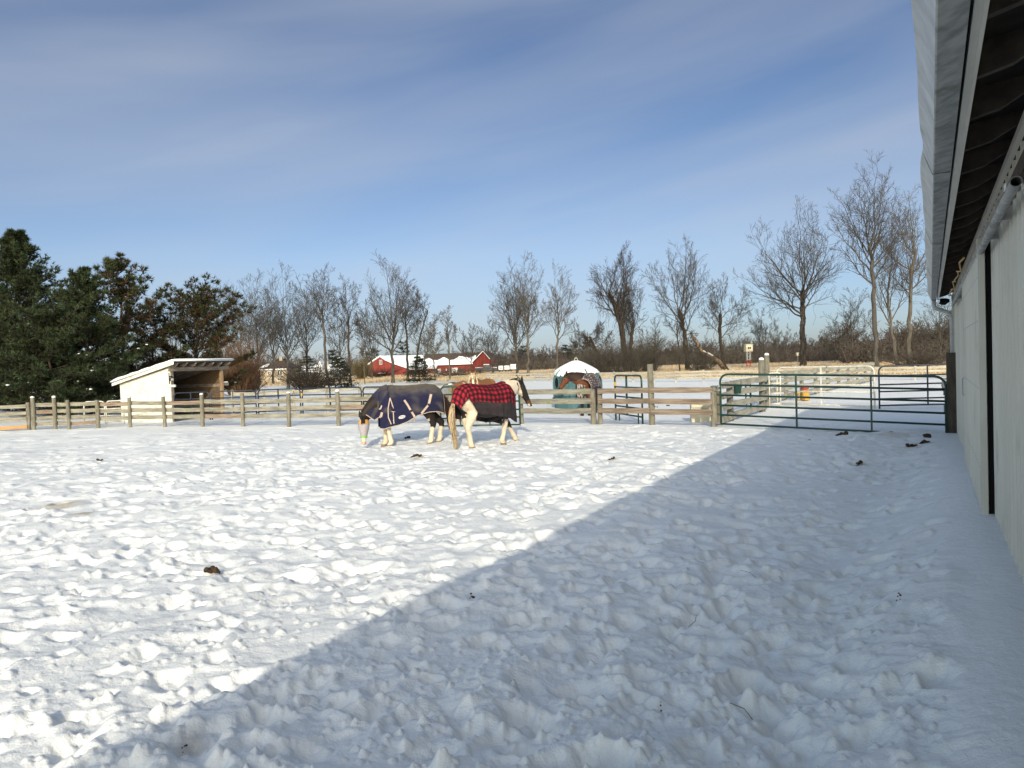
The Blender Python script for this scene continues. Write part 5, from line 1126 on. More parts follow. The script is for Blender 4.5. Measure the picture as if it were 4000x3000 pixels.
def strands(name, par, roots, paths, n, rad, cols, seed, sides=4, jit=.02):
    """hair: n strands following a path whose points are (centre, spread vector)"""
    rng = np.random.default_rng(seed); A, B, ra, rb, cc = [], [], [], [], []
    K = len(paths)
    for k in range(n):
        a = rng.uniform(-1, 1); b = rng.uniform(-1, 1); c = np.array(cols[rng.integers(len(cols))]) * rng.uniform(.75, 1.2); q = None; ln = rng.uniform(.8, 1.0)
        for i in range(K):
            u = i / (K - 1) * ln * (K - 1); i0 = min(int(u), K - 2); f = u - i0
            C0 = np.array(paths[i0][0]) * (1 - f) + np.array(paths[i0 + 1][0]) * f; S1 = np.array(paths[i0][1]) * (1 - f) + np.array(paths[i0 + 1][1]) * f; S2 = np.array(paths[i0][2]) * (1 - f) + np.array(paths[i0 + 1][2]) * f
            pnt = C0 + S1 * a + S2 * b + rng.normal(0, jit, 3) * (i / K)
            if q is not None: A.append(q); B.append(pnt); r = rad * (1 - .6 * i / K); ra.append(r * 1.1); rb.append(r); cc.append(c)
            q = pnt
    V, F = segs_mesh(None, np.array(A), np.array(B), np.array(ra), np.array(rb), sides, None)
    return link(name, mesh_np(name, V, F, True, np.repeat(np.array(cc), 2 * sides, 0), [HAIR]), par)
def drape(name, par, stn, colf, half=34, wr=.010, seed=0, trim=None, tr=.011, sub=3, thick=.012, ends=(1, 1, 1, 1)):
    """a rug: stations (top point, forward, half width, drop left, drop right); colf(u along, v from the spine, side)"""
    S = []
    for i in range(len(stn) - 1):                                # refine
        for k in range(sub):
            f = k / sub; a, b = stn[i], stn[i + 1]; S.append((Vector(a[0]).lerp(Vector(b[0]), f), Vector(a[1]).lerp(Vector(b[1]), f), a[2] + (b[2] - a[2]) * f, a[3] + (b[3] - a[3]) * f, a[4] + (b[4] - a[4]) * f))
    a = stn[-1]; S.append((Vector(a[0]), Vector(a[1]), a[2], a[3], a[4])); G, UV = [], []; ul = 0
    for i, (c, fw, w_, dl, drr) in enumerate(S):
        if i: ul += (c - S[i - 1][0]).length
        fw = fw.normalized(); up = Vector((0, 0, 1)) - fw * fw.z; up.normalize(); sd = up.cross(fw); row, uv = [], []
        for side, dp in ((1, dl), (-1, drr)):
            poly = []; h = min(.30, dp * .75)
            for k in range(13): q = PI / 2 * k / 12; poly.append((w_ * math.sin(q), -h * (1 - math.cos(q))))
            for k in range(1, 9): f = k / 8; poly.append((w_ + .018 * f, -h - (dp - h) * f))
            L_ = [0]
            for k in range(1, len(poly)): L_.append(L_[-1] + math.hypot(poly[k][0] - poly[k - 1][0], poly[k][1] - poly[k - 1][1]))
            pts = []
            for k in range(half + 1):
                s = L_[-1] * k / half; j = min(len(L_) - 2, max(0, int(np.searchsorted(L_, s)) - 1)); f = (s - L_[j]) / max(1e-9, L_[j + 1] - L_[j])
                y = poly[j][0] + (poly[j + 1][0] - poly[j][0]) * f; z = poly[j][1] + (poly[j + 1][1] - poly[j][1]) * f
                nz_ = float(noise2(np.array([ul * 3.1 + s * 1.6 + seed]), np.array([s * 3.0 - ul * 1.2 + side * 7.3]), 60 + seed)[0]) + .5 * float(noise2(np.array([ul * 8 + seed]), np.array([s * 3.6 + side * 3.1]), 61 + seed)[0])
                am = wr * min(1, .35 + s * 2.2); pts.append((c + sd * (side * (y + nz_ * am)) + up * (z + nz_ * am * .35 * (1 if s < .2 else 0)), ul, s, side))
            if side == 1: row = list(reversed(pts))
            else: row += pts[1:]
        G.append(row)
    n, m_ = len(G), len(G[0]); V = np.array([p[0] for r in G for p in r]); I = np.arange(n * m_).reshape(n, m_); F = np.stack([I[:-1, :-1], I[:-1, 1:], I[1:, 1:], I[1:, :-1]], -1).reshape(-1, 4)
    U = np.array([p[1] for r in G for p in r]); W = np.array([p[2] for r in G for p in r]); SD = np.array([p[3] for r in G for p in r])
    o = link(name, mesh_np(name, V, F, True, colf(U, W, SD, V), [CLOTH]), par); so_ = o.modifiers.new('thickness', 'SOLIDIFY'); so_.thickness = thick; so_.offset = 0
    if trim:
        for on_, row in zip(ends, ([r[0][0] for r in G], [r[-1][0] for r in G], [p[0] for p in G[0]], [p[0] for p in G[-1]])):
            if not on_: continue
            m = MB(); m.tube(row, tr, 6); m.build('trim', trim, o, None, smooth=True)
    return o, G
def nz3(P, f, s=0): return noise2(P[:, 0] * f + P[:, 1] * f * .7, P[:, 2] * f + P[:, 1] * f * .5, s)
def head_s(P, hf):                         # position along the head, 0 poll .. .6 muzzle, and whether the point is on it
    p, d, n, sd = [np.array(v) for v in hf]; r = P - p; return r @ d, r @ n, np.abs(r @ sd), np.linalg.norm(r - np.outer(np.clip(r @ d, 0, .6), d), axis=1) < .17
BLK, WHT, BRNC = np.array((.014, .011, .010)), np.array((.66, .56, .42)), np.array((.045, .024, .015))
def sel(P, base, *rules):
    c = np.repeat(np.array([base]), len(P), 0).astype(float)
    for mask, colr in rules: c[mask] = colr
    return c

# the grazing horse in the navy turnout rug
def coat1(P, hf):
    s, f, w_, on = head_s(P, hf); j = nz3(P, 9, 3) * .05; x, z = P[:, 0], P[:, 2] + j; fore = x > 0; leg = (z < .62) & (x < .8)
    return sel(P, (.020, .014, .011), (leg & fore & (z < .56), WHT), (leg & ~fore & (z < .40), WHT), (leg & ~fore & (z < .62) & (x + j * 1.3 > -.50), WHT), (P[:, 2] < .075, (.24, .165, .10)), (on & (s > .44), WHT), (on & (s > .54) & (f > .03), (.55, .36, .28)))
p1 = at(1594, 1730, 16.3); p1.z = gz(p1.x, p1.y) - .02
h1, hf1, np1, nr1 = horse(p1, math.radians(195), 'black and white horse grazing in a dusty navy rug with a fly mask', coat1, [(.40, 0), (.50, 0), (-.52, 0), (-.76, 0)], (.86, .04, .98), (.985, .12, .715), (.035, .20, -.98), (.12, .97, .2), nk=.16)
def c_navy(U, W, S, V):
    n = noise2(U * 3, W * 5, 70) * .3 + noise2(U * 14, W * 14, 71) * .35; d = np.clip(1.15 - W / .42 + n * .55, 0, 1) ** 1.3 * np.clip(1.2 - (U - 1.15) * 2.2, .15, 1); d = np.maximum(d, np.clip(noise2(U * 3.1, W * 6.0, 74) - .25, 0, 1) * .8)
    return np.array((.017, .018, .047)) + (np.array((.155, .134, .092)) - np.array((.017, .018, .047))) * (d * .95)[:, None]
X_ = lambda x, z, w_, dl, dr=None, dz=0, y=0, dy=0: ((x, y, z), (1, dy, dz), w_, dl, dr or dl)
rug, G1 = drape('rug', h1, [X_(-.845, 1.16, .17, .44), X_(-.79, 1.29, .26, .54), X_(-.66, 1.39, .30, .60), X_(-.46, 1.425, .315, .64), X_(-.2, 1.40, .325, .68), X_(.02, 1.395, .33, .80), X_(.22, 1.41, .325, .88), X_(.40, 1.425, .31, .93), X_(.56, 1.385, .27, .93), X_(.64, 1.33, .23, .86)], c_navy, trim=WEB, wr=.022, seed=1, ends=(1, 1, 1, 0))
drape('neck_cover', rug, [X_(.44, 1.44, .325, .60, dz=-.1), X_(.54, 1.41, .31, .62, dz=-.4), X_(.65, 1.33, .275, .62, dz=-.7), X_(.76, 1.22, .23, .58, dz=-1.0, y=.01), X_(.86, 1.10, .19, .48, dz=-1.1, y=.03, dy=.1), X_(.96, .965, .17, .38, dz=-1.2, y=.06, dy=.2), X_(1.035, .845, .16, .30, dz=-1.3, y=.09, dy=.3)], lambda U, W, S, V: c_navy(U + 1.25, W + .10, S, V) * 1.0, trim=WEB, wr=.026, seed=4, ends=(1, 1, 0, 1))
def on_rug(G, i, j): return G[i][j][0]
def strap(par, pts, mt, w_=.045, name='strap', lift=Vector((0, .018, 0))):
    m = MB(); q = [Vector(p) + lift for p in pts]
    for a, b in zip(q[:-1], q[1:]): m.beam(a, b + (b - a).normalized() * .005, w_, .010, up=lift.normalized())
    return m.build(name, mt, par)
def gcol(G, i, frac, side): m_ = len(G[0]) // 2; return G[i][m_ + (-1 if side > 0 else 1) * int(frac * m_)][0] # left side is first half
for (i0, f0, i1, f1) in ((12, .63, 14, .88), (6, .56, 8, .80)): pass
strap(rug, [gcol(G1, 16, .50, 1), gcol(G1, 15, .64, 1), gcol(G1, 14, .80, 1)], WEB); strap(rug, [gcol(G1, 14, .80, 1), gcol(G1, 13, .99, 1), gcol(G1, 13, .99, 1) + Vector((0, -.07, -.10))], WEB)
strap(rug, [gcol(G1, 8, .52, 1), gcol(G1, 9, .80, 1)], WEB, .055); strap(rug, [gcol(G1, 9, .80, 1), gcol(G1, 11, .98, 1)], WEB)
for g_ in ((14, .80), (9, .80)): m = MB(); m.box(gcol(G1, *g_, 1) + Vector((0, .026, 0)), (.05, .012, .05)); m.build('buckle', WEBD, rug)
strap(rug, [gcol(G1, 21, .44, 1), gcol(G1, 22, .62, 1), gcol(G1, 22, .80, 1), gcol(G1, 21, .97, 1)], WEB, .022, 'gusset_trim'); strap(rug, [gcol(G1, 21, .44, 1), gcol(G1, 20, .62, 1), gcol(G1, 20, .80, 1), gcol(G1, 20, .96, 1)], WEB, .022, 'gusset_trim')
strap(rug, [gcol(G1, 25, .66, 1), gcol(G1, 26, .74, 1), gcol(G1, 27, .76, 1)], WEB, .05, 'chest_strap'); strap(rug, [gcol(G1, 25, .52, 1), gcol(G1, 26, .57, 1), gcol(G1, 27, .58, 1)], WEB, .03, 'chest_strap')
m = MB(); bc = gcol(G1, 17, .88, 1) + Vector((0, .022, 0)); m.prism([bc + Vector((math.cos(q) * .075, 0, math.sin(q) * .038 - math.cos(q) * .012)) for q in (2 * PI * k / 20 for k in range(20))], (0, .006, 0)); bd = m.build('badge', BADGE, rug)
m = MB(); m.prism([bc + Vector((math.cos(q) * .060, .007, math.sin(q) * .026 - math.cos(q) * .010)) for q in (2 * PI * k / 20 for k in range(20))], (0, .002, 0)); m.build('badge_ring', INK, bd)
m = MB(); m.prism([bc + Vector((math.cos(q) * .052, .0095, math.sin(q) * .020 - math.cos(q) * .009)) for q in (2 * PI * k / 20 for k in range(20))], (0, .002, 0)); m.build('badge_field', BADGE, bd)
m = MB()
for k in range(9): m.box(bc + Vector((-.040 + k * .010, .013, .001 + .008 * (.40 - k * .1) * .2)), (.0065, .003, .013 if k % 3 else .018))
m.build('badge_lettering', INK, bd)
strands('tail', h1, None, [((-.80, 0, 1.20), (0, .03, 0), (.02, 0, .02)), ((-.90, -.01, 1.06), (0, .05, 0), (.05, 0, 0)), ((-.97, -.02, .82), (0, .07, 0), (.07, 0, 0)), ((-1.02, -.03, .56), (0, .07, 0), (.07, 0, 0)), ((-1.05, -.03, .34), (0, .05, 0), (.05, 0, 0)), ((-1.06, -.03, .22), (0, .02, 0), (.03, 0, 0))], 120, .011, ((.035, .018, .012), (.022, .013, .010), (.05, .026, .017)), 5)
def mask_part(nm, mt, s0, s1, k, par):
    m = MB(); rings = []
    for i in range(7):
        s = s0 + (s1 - s0) * i / 6; a = np.interp(s, [h[0] for h in HEADS], [h[1] for h in HEADS]); w_ = np.interp(s, [h[0] for h in HEADS], [h[2] for h in HEADS]); kk = k * (1 + .10 * math.sin(PI * (s - .02) / .44)); r = []
        for q in (2 * PI * j / 22 for j in range(22)): 
            p, d, nr, sd = hf1; r.append(p + d * s + nr * (.10 - a) + sd * (math.cos(q) * (w_ * kk + .012)) + nr * (math.sin(q) * (a * kk + .008)))
        rings.append(r)
    m.loft(rings); return m.build(nm, mt, par, None, smooth=True)
fm = mask_part('fly_mask', MESHG, .11, .44, 1.12, h1); mask_part('fleece_band', ORANGE, .05, .15, 1.16, fm); mask_part('strap', LIME, .425, .455, 1.20, fm)
strands('forelock', h1, None, [(hf1[0] - hf1[1] * .03 + hf1[2] * .10, hf1[3] * .05, hf1[2] * .012), (hf1[0] + hf1[1] * .06 + hf1[2] * .135, hf1[3] * .04, hf1[2] * .012), (hf1[0] + hf1[1] * .15 + hf1[2] * .145, hf1[3] * .022, hf1[2] * .01)], 40, .008, ((.012, .010, .009), (.02, .016, .013)), 6)

# the pinto walking right in the red plaid blanket
def coat2(P, hf):
    s, f, w_, on = head_s(P, hf); j = nz3(P, 8, 5) * .06; x, y, z = P[:, 0] + j, P[:, 1], P[:, 2] + j
    neckm = (x > .50) & (P[:, 2] > .9) & ~on; r = P - np.array(hf[0]); back = r @ np.array(hf[2])
    c = sel(P, BLK * 1.3, ((x < -.34) & (z > .1), WHT), ((x < -.72) & (np.abs(y) < .12) & (z > .5), BLK * 1.4), ((x < -.55) & (z > .62) & (z < 1.12) & (y > -.05), BLK * 1.4), ((x > -.50) & (x < -.30) & (z > .50) & (z < .78), BLK * 1.5), ((z < .66) & (x < -.3), WHT), ((z < .60) & (x > 0) & (x < 1), WHT),
            ((z > .40) & (z < .80) & (x > .44) & (y > .02), BLK * 1.3), (neckm, WHT), (neckm & (z < 1.10) & (x > .60), BLK * 1.3), (neckm & (x > .84) & (z > 1.22), BLK * 1.3), (on, BLK * 1.5), (on & (f < -.075) & (s < .30), WHT), (on & (s > .44) & (f > -.02), (.09, .045, .025)), (on & (s > .52) & (f < .02), WHT * .95))
    c[P[:, 2] < .075] = (.24, .165, .10); return c
p2 = at(1906, 1735, 15.62); p2.z = gz(p2.x, p2.y) - .02
h2, hf2, np2, nr2 = horse(p2, math.radians(40), 'black and white pinto walking right in a red and black plaid blanket', coat2, [(.90, .0), (.31, 0), (-.40, 0), (-.56, 0)], (.76, 0, 1.36), (.985, 0, 1.375), (.36, -.06, -.93), (.93, -.1, .36))
def c_plaid(U, W, S, V):
    a = ((U / .115 + .06 * noise2(W * 4, U * 3, 80)) % 1) < .5; b = ((W / .108 + .02) % 1) < .5; n = 1 + .25 * noise2(U * 20, W * 20, 81)
    c = np.where((a & b)[:, None], np.array([[.37, .022, .034]]), np.where((a | b)[:, None], np.array([[.095, .011, .018]]), np.array([[.020, .010, .013]])))
    lo = W > .545 + .03 * U + .015 * np.sin(U * 5); dirt = np.clip(noise2(U * 5, W * 6, 82) * .5 + .4, 0, 1); c[lo] = np.array((.030, .024, .026)) + np.outer(dirt[lo], np.array((.022, .018, .017))); return c * n[:, None]
rug2, G2 = drape('blanket', h2, [X_(-.93, 1.045, .13, .18, .17, dz=.9), X_(-.87, 1.18, .18, .24, .20, dz=.7), X_(-.80, 1.30, .25, .36, .21, dz=.4), X_(-.72, 1.375, .285, .6, .24, dz=.1), X_(-.65, 1.405, .30, .72, .34), X_(-.58, 1.425, .31, .76, .47), X_(-.50, 1.43, .315, .78, .60), X_(-.40, 1.425, .318, .78, .66), X_(-.22, 1.395, .32, .78, .64), X_(.02, 1.375, .325, .80, .67), X_(.24, 1.385, .32, .86, .72), X_(.42, 1.425, .30, .90, .80), X_(.56, 1.395, .265, .92, .85), X_(.66, 1.30, .215, .86, .78)], c_plaid, wr=.013, seed=2, half=44, sub=6, trim=WEBD, tr=.007)
m_ = len(G2[0]) // 2
ib, ic, ie = [min(range(len(G2)), key=lambda i: abs(G2[i][m_][0].x - xx)) for xx in (.20, .10, .46)]
st_ = [G2[ib][m_ + int(.72 * m_)][0], G2[ib][-1][0], G2[ib][-1][0] + Vector((.01, .07, -.13)), Vector((.30, 0, .60)), G2[ib][0][0]]
strap(rug2, st_[:2], WEBD, .05, 'strap', Vector((0, -.016, 0))); strap(rug2, st_[1:], WEBD, .05, 'belly_strap', Vector((0, -.010, -.005)))
strap(rug2, [G2[ie - 6][m_ + int(.86 * m_)][0], G2[ib + 4][-1][0], Vector((.16, -.10, .62))], WEBD, .045, 'belly_strap', Vector((0, -.012, 0)))
strap(rug2, [G2[ie][m_ + int(.5 * m_)][0], G2[ie][m_ + int(.75 * m_)][0], G2[ie][-1][0]], WEBD, .035, 'seam_tape', Vector((0, -.012, 0)))
strap(rug2, [G2[36][-1][0], Vector((-.30, -.14, .68)), Vector((-.42, -.09, .74))], WEBD, .02, 'leg_strap', Vector((0, -.006, 0)))
strands('tail', h2, None, [((-.88, 0, 1.06), (0, .03, 0), (.02, 0, .02)), ((-.955, -.03, .92), (.02, .075, 0), (.04, 0, 0)), ((-.975, -.04, .70), (.03, .10, 0), (.05, 0, 0)), ((-.955, -.05, .46), (.03, .10, 0), (.05, 0, 0)), ((-.93, -.06, .24), (.02, .055, 0), (.03, 0, 0)), ((-.91, -.05, .06), (.01, .022, 0), (.02, 0, 0))], 210, .0085, ((.52, .38, .20), (.60, .47, .28), (.45, .30, .15), (.30, .24, .17), (.10, .075, .06)), 7)
strands('mane', h2, None, [(np.array(np2[2]) + (0, -.02, .22), (.02, .03, 0), (.02, 0, .02)), (np.array(np2[4]) + (0, -.02, .17), (.02, .03, 0), (.02, 0, .02)), (np.array(np2[6]) + (0, -.02, .13), (.02, .03, 0), (.02, 0, .02)), (np.array(hf2[0]) + (0.0, -.01, .06), (.02, .03, 0), (.02, 0, .02))], 60, .014, ((.012, .010, .009), (.5, .42, .3), (.015, .012, .01)), 8)

# the palomino looking over the gate, and its companion's rump
def coat3(P, hf):
    s, f, w_, on = head_s(P, hf); j = nz3(P, 9, 6) * .04; z = P[:, 2] + j
    return sel(P, (.27, .115, .040), ((z < .45) & (P[:, 0] < .7), WHT), (on & (w_ < .034 + j * .3) & (f > -.02) & (s > .03), (.68, .60, .48)), (on & (s > .50), (.55, .42, .34)))
p3 = at(1850, 1640, 21.9); fw3 = Vector((math.cos(math.radians(250)), math.sin(math.radians(250)), 0)); p3 = p3 - fw3 * .80; p3.z = gz(p3.x, p3.y) - .02
h3, hf3, np3, nr3 = horse(p3, math.radians(250), 'chestnut horse with a blond mane and white blaze facing the camera', coat3, [(.42, 0), (.44, 0), (-.55, 0), (-.6, 0)], (.66, 0, 1.32), (.80, .02, 1.50), (.30, .14, -.94), (.85, .38, .33), sc=.97)
BLO = ((.62, .52, .36), (.70, .61, .46), (.54, .42, .26))
p_, d_, n_, s_ = [np.array(v) for v in hf3]
for sg in (1, -1): strands('mane', h3, None, [(p_ + s_ * sg * .05 - d_ * .05, s_ * .04, n_ * .03), (p_ + s_ * sg * .10 + (0, 0, -.08) - n_ * .02, s_ * .03, n_ * .05), (p_ + s_ * sg * .125 + (0, 0, -.24) - n_ * .04, s_ * .035, n_ * .05), (p_ + s_ * sg * .13 + (0, 0, -.42) - n_ * .06, s_ * .03, n_ * .04)], 80, .010, BLO, 9 + sg)
strands('forelock', h3, None, [(p_ - d_ * .07 + n_ * .05, s_ * .05, n_ * .03), (p_ + d_ * .02 + n_ * .135, s_ * .075, n_ * .012), (p_ + d_ * .14 + n_ * .135, s_ * .06, n_ * .01)], 70, .010, BLO, 12)
def coat5(P, hf):
    j = nz3(P, 6, 7) * .08; return sel(P, (.25, .10, .035), ((P[:, 1] + j < -.10) & (P[:, 0] < -.2), WHT), (P[:, 2] + j < .5, WHT))
p5 = at(1808, 1640, 23.0); p5.z = gz(p5.x, p5.y) - .02
h5, hf5, _, _ = horse(p5, math.radians(88), 'chestnut and white horse, only its rump seen behind the plaid blanketed pinto', coat5, [(.42, 0), (.44, 0), (-.55, 0), (-.6, 0)], (.80, 0, 1.00), (1.0, 0, .72), (.3, 0, -.95), (.95, 0, .3), sc=.92)
strands('tail', h5, None, [((-.80, 0, 1.18), (0, .04, 0), (.02, 0, .02)), ((-.87, 0, .95), (0, .07, 0), (.04, 0, 0)), ((-.90, 0, .6), (0, .07, 0), (.04, 0, 0)), ((-.90, 0, .25), (0, .04, 0), (.03, 0, 0))], 70, .011, ((.3, .13, .05), (.5, .38, .22)), 15)

# the bay in the pen
def coat4(P, hf):
    s, f, w_, on = head_s(P, hf); j = nz3(P, 9, 8) * .05; z = P[:, 2] + j
    return sel(P, (.125, .042, .018), ((z < .42) & (P[:, 0] < .7), (.018, .012, .010)), ((P[:, 0] > .5) & (z > 1.20) & ~on, (.03, .015, .010)), (on & (s < .10), (.03, .015, .010)), (on & (s > .46), (.03, .016, .012)), (on & (s > .56), (.25, .2, .17)))
p4 = Vector((2.50, 23.35, 0)); p4.z = gz(p4.x, p4.y) - .03
h4, hf4, np4, nr4 = horse(p4, math.radians(252), 'bay horse in a brown and cream plaid rug eating by the teal hut', coat4, [(.40, 0), (.44, 0), (-.55, 0), (-.62, 0)], (.74, -.18, 1.34), (.70, -.55, 1.36), (.30, -.34, -.90), (.36, -.87, .30), sc=.98)
def c_tart(U, W, S, V):
    a = ((U / .085) % 1); b = ((W / .085) % 1); c = np.repeat(np.array([[.060, .046, .050]]), len(U), 0)
    ln = (a < .14) | (b < .14); c[ln] = (.42, .38, .33); dk = ((a > .40) & (a < .66) & (b > .40) & (b < .66)); c[dk] = (.30, .22, .21); c[(W > .62)] = (.045, .030, .045); return c
rug4, G4 = drape('rug', h4, [X_(-.86, 1.12, .14, .4), X_(-.70, 1.37, .29, .66), X_(-.4, 1.42, .315, .68), X_(0, 1.385, .33, .72), X_(.3, 1.41, .325, .78), X_(.46, 1.42, .31, .82), X_(.58, 1.385, .285, .80), X_(.68, 1.30, .26, .74), X_(.76, 1.22, .245, .68)], c_tart, wr=.010, seed=3, half=44, sub=6, trim=WEBD, tr=.007)
m = MB(); rows = []
for k in range(9):
    f = k / 8; rows.append([(.775 - .03 * abs(2 * u - 1), -.22 + .30 * u * (.55 + .45 * (1 - f)) + .0, 1.02 - .44 * f + .10 * (1 - u)) for u in (q / 8 for q in range(9))])
V_ = np.array([p for r in rows for p in r]); I_ = np.arange(81).reshape(9, 9); F_ = np.stack([I_[:-1, :-1], I_[:-1, 1:], I_[1:, 1:], I_[1:, :-1]], -1).reshape(-1, 4)
o = link('chest_flap', mesh_np('chest_flap', V_, F_, True, c_tart((V_[:, 1] + V_[:, 2]) * .8, (V_[:, 1] - V_[:, 2]) * .8 % .5, 1, V_), [CLOTH]), rug4); q_ = o.modifiers.new('thickness', 'SOLIDIFY'); q_.thickness = .012
strands('mane', h4, None, [(np.array(np4[2]) + (0, 0, .20), (.02, .02, 0), (.02, 0, .02)), (np.array(np4[4]) + (0, 0, .16), (.02, .02, 0), (.02, 0, .03)), (np.array(np4[6]) + (0, 0, .12), (.02, .02, 0), (.02, 0, .03)), (np.array(hf4[0]) + (0, 0, .05), (.02, .02, 0), (.02, 0, .02))], 60, .014, ((.012, .010, .009),), 18)

# ------------------------------------------------------------------ hut, feed, crate and other things in the pens
def hut():
    c = ground(2253, 1592); c.y = 27.4; c.x = at(2253, 1500, 27.4).x; t = thing('calf_hut', c, 'teal moulded plastic hut with a snowy pointed roof behind the bay horse', 'shelter')
    n = 8; R0 = .98; off = PI / 8
    def ringv(z, r, nn=40, lob=0.0, ph=0):
        out_ = []
        for k in range(nn):
            q = 2 * PI * k / nn; a = (q - off) % (2 * PI / n) - PI / n; oct_ = math.cos(PI / n) / math.cos(a); out_.append(Vector((math.cos(q) * r * (oct_ * .65 + .35) * (1 + lob * math.cos(q * n + ph)), math.sin(q) * r * (oct_ * .65 + .35) * (1 + lob * math.cos(q * n + ph)), z)))
        return out_
    m = MB(); m.loft([ringv(z, r) for z, r in ((-.1, .93), (.34, .93), (.34, 1.0), (.40, 1.0), (.41, .945), (.95, .95), (1.15, .92), (1.32, .84), (1.46, .68), (1.56, .48), (1.66, .22), (1.69, .04))])
    b = m.build('shell', TEAL, t, None, smooth=False)
    for a in (-2.55, -1.95, -1.18, -.55):                        # raised panels and window openings
        d = Vector((math.cos(a), math.sin(a), 0)); s = Vector((-d.y, d.x, 0))
        m = MB(); rr = .925
        pts = [(-.26, .47), (.26, .47), (.26, 1.02), (.20, 1.20), (.10, 1.29), (0, 1.32), (-.10, 1.29), (-.20, 1.20), (-.26, 1.02)]
        m.prism([d * (rr - (.13 if z > 1.1 else 0) * (z - 1.1) * 4) + s * x + Vector((0, 0, z)) for x, z in pts], d * .035); pn = m.build('panel', TEAL, b)
        if a in (-2.55, -.55, -1.18):
            m = MB(); m.prism([d * .965 + s * (math.cos(q) * .115) + Vector((0, 0, .98 + math.sin(q) * .21)) for q in (2 * PI * k / 18 for k in range(18))], d * .006); m.build('opening', BLACK, pn)
            m = MB(); m.tube([d * .968 + s * (math.cos(q) * .125) + Vector((0, 0, .98 + math.sin(q) * .22)) for q in (2 * PI * k / 18 for k in range(19))], .018, 6); m.build('rim', TEAL, pn)
    m = MB(); m.box((math.cos(-1.57) * .94, math.sin(-1.57) * .94, .55), (.07, .06, .95), None, .015); m.build('door_post', TEAL, b)
    for k in range(8):
        q = 2 * PI * k / 8 + off; m = MB(); m.tube([(math.cos(q) * r, math.sin(q) * r, z) for r, z in ((.95, .42), (.955, .95), (.93, 1.14), (.85, 1.31), (.70, 1.45))], .026, 6); m.build('rib', TEAL, b, None, smooth=True)
    m = MB(); rings = []
    for z, r, lob in ((1.22, .88, .03), (1.30, .90, .03), (1.42, .80, .03), (1.53, .64, .02), (1.63, .46, .01), (1.72, .27, 0), (1.77, .13, 0), (1.79, .02, 0)): rings.append([v + Vector((0, 0, .10 * math.cos(4 * math.atan2(v.y, v.x) + .6) * (1.8 - z) + .02 * math.sin(7 * math.atan2(v.y, v.x)))) for v in ringv(z, r, 40, lob, 1.0)])
    m.loft(rings); m.build('roof_snow', SNOW, t, None, smooth=True)
    m = MB(); m.tube([(-.06, 0, 1.74), (-.06, 0, 1.84), (-.03, 0, 1.90), (.03, 0, 1.90), (.06, 0, 1.84), (.06, 0, 1.74)], .012, 6); m.build('lifting_loop', WHITEP, t, None, smooth=True)
    nb = c + Vector((-.66, -1.06, .78)); t2 = thing('hay_net', nb, 'bulging net of brown hay hanging below the bay horse muzzle', 'hay net'); m = MB(); rr = random.Random(3)
    m.ball((0, 0, 0), (.13, .12, .18), 14, 10); hb = m.build('hay', HAY, t2, None, smooth=True)
    for v in hb.data.vertices: v.co *= 1 + rr.uniform(-.09, .09)
    m = MB(); m.tube([(0, 0, .2), (.02, .1, .36), (.05, .18, .44)], .012, 5); m.build('cord', WEBD, t2)
hut()
def crate():
    c = gp(2748, 1645); c.y = 19.3; c.x = at(2748, 1640, 19.3).x; c.z = gz(c.x, c.y); t = thing('plastic_crate', c, 'cream slotted plastic crate half sunk in snow behind the fence end post', 'crate', rz=-.15)
    m = MB(); W_, H_, D_ = .60, .46, .40
    for (cc, dd) in (((0, 0, H_ * .30), (W_, .03, H_ * .62)), ((0, 0, H_ - .02), (W_ + .02, .035, .05)), ((0, D_, H_ / 2), (W_, .03, H_)), ((-W_ / 2, D_ / 2, H_ / 2), (.03, D_ - .03, H_)), ((W_ / 2, D_ / 2, H_ / 2), (.03, D_ - .03, H_))): m.box(cc, dd)
    for k in range(13): m.box((-W_ / 2 + .03 + k * .045, 0, H_ * .75), (.022, .026, .15))
    m.box((0, 0, H_ * .75), (W_, .022, .02)); m.build('body', CREAMP, t)
    m = MB(); m.box((0, .2, H_ - .06), (W_ - .06, D_ - .06, .08), None, .02); m.build('snow', SNOW, t)
crate()
def step():
    c = ground(3138, 1567); c.z = gz(c.x, c.y); t = thing('plastic_toy_step', c, 'yellow plastic step with a red top standing by the lane fence', 'step')
    m = MB(); m.box((.06, 0, .20), (.26, .30, .40), None, .03); m.box((-.22, 0, .30), (.14, .26, .09), None, .02); m.box((.04, -.18, .06), (.18, .12, .10), None, .02); m.build('body', YEL, t)
    m = MB(); m.box((.06, 0, .47), (.24, .27, .11), None, .03); m.build('top', REDPL, t); m = MB(); m.tube([(-.2, -.05, .30), (-.2, -.05, -.05)], .02, 6); m.build('leg', YEL, t); m = MB(); m.tube([(-.2, .08, .30), (-.2, .08, -.05)], .02, 6); m.build('leg', YEL, t)
step()
hd0 = Vector((h0.x, h0.y, 0)); ld = Vector((d0.x, d0.y, 0)).normalized(); ln_ = Vector((-ld.y, ld.x, 0))
def lanep(px): # point of the near lane fence seen at that px
    best = min((abs((hd0 + ld * s).x / (hd0 + ld * s).y * FPX + 2000 - px), s) for s in [k * .05 for k in range(0, 170)]); return hd0 + ld * best[1]
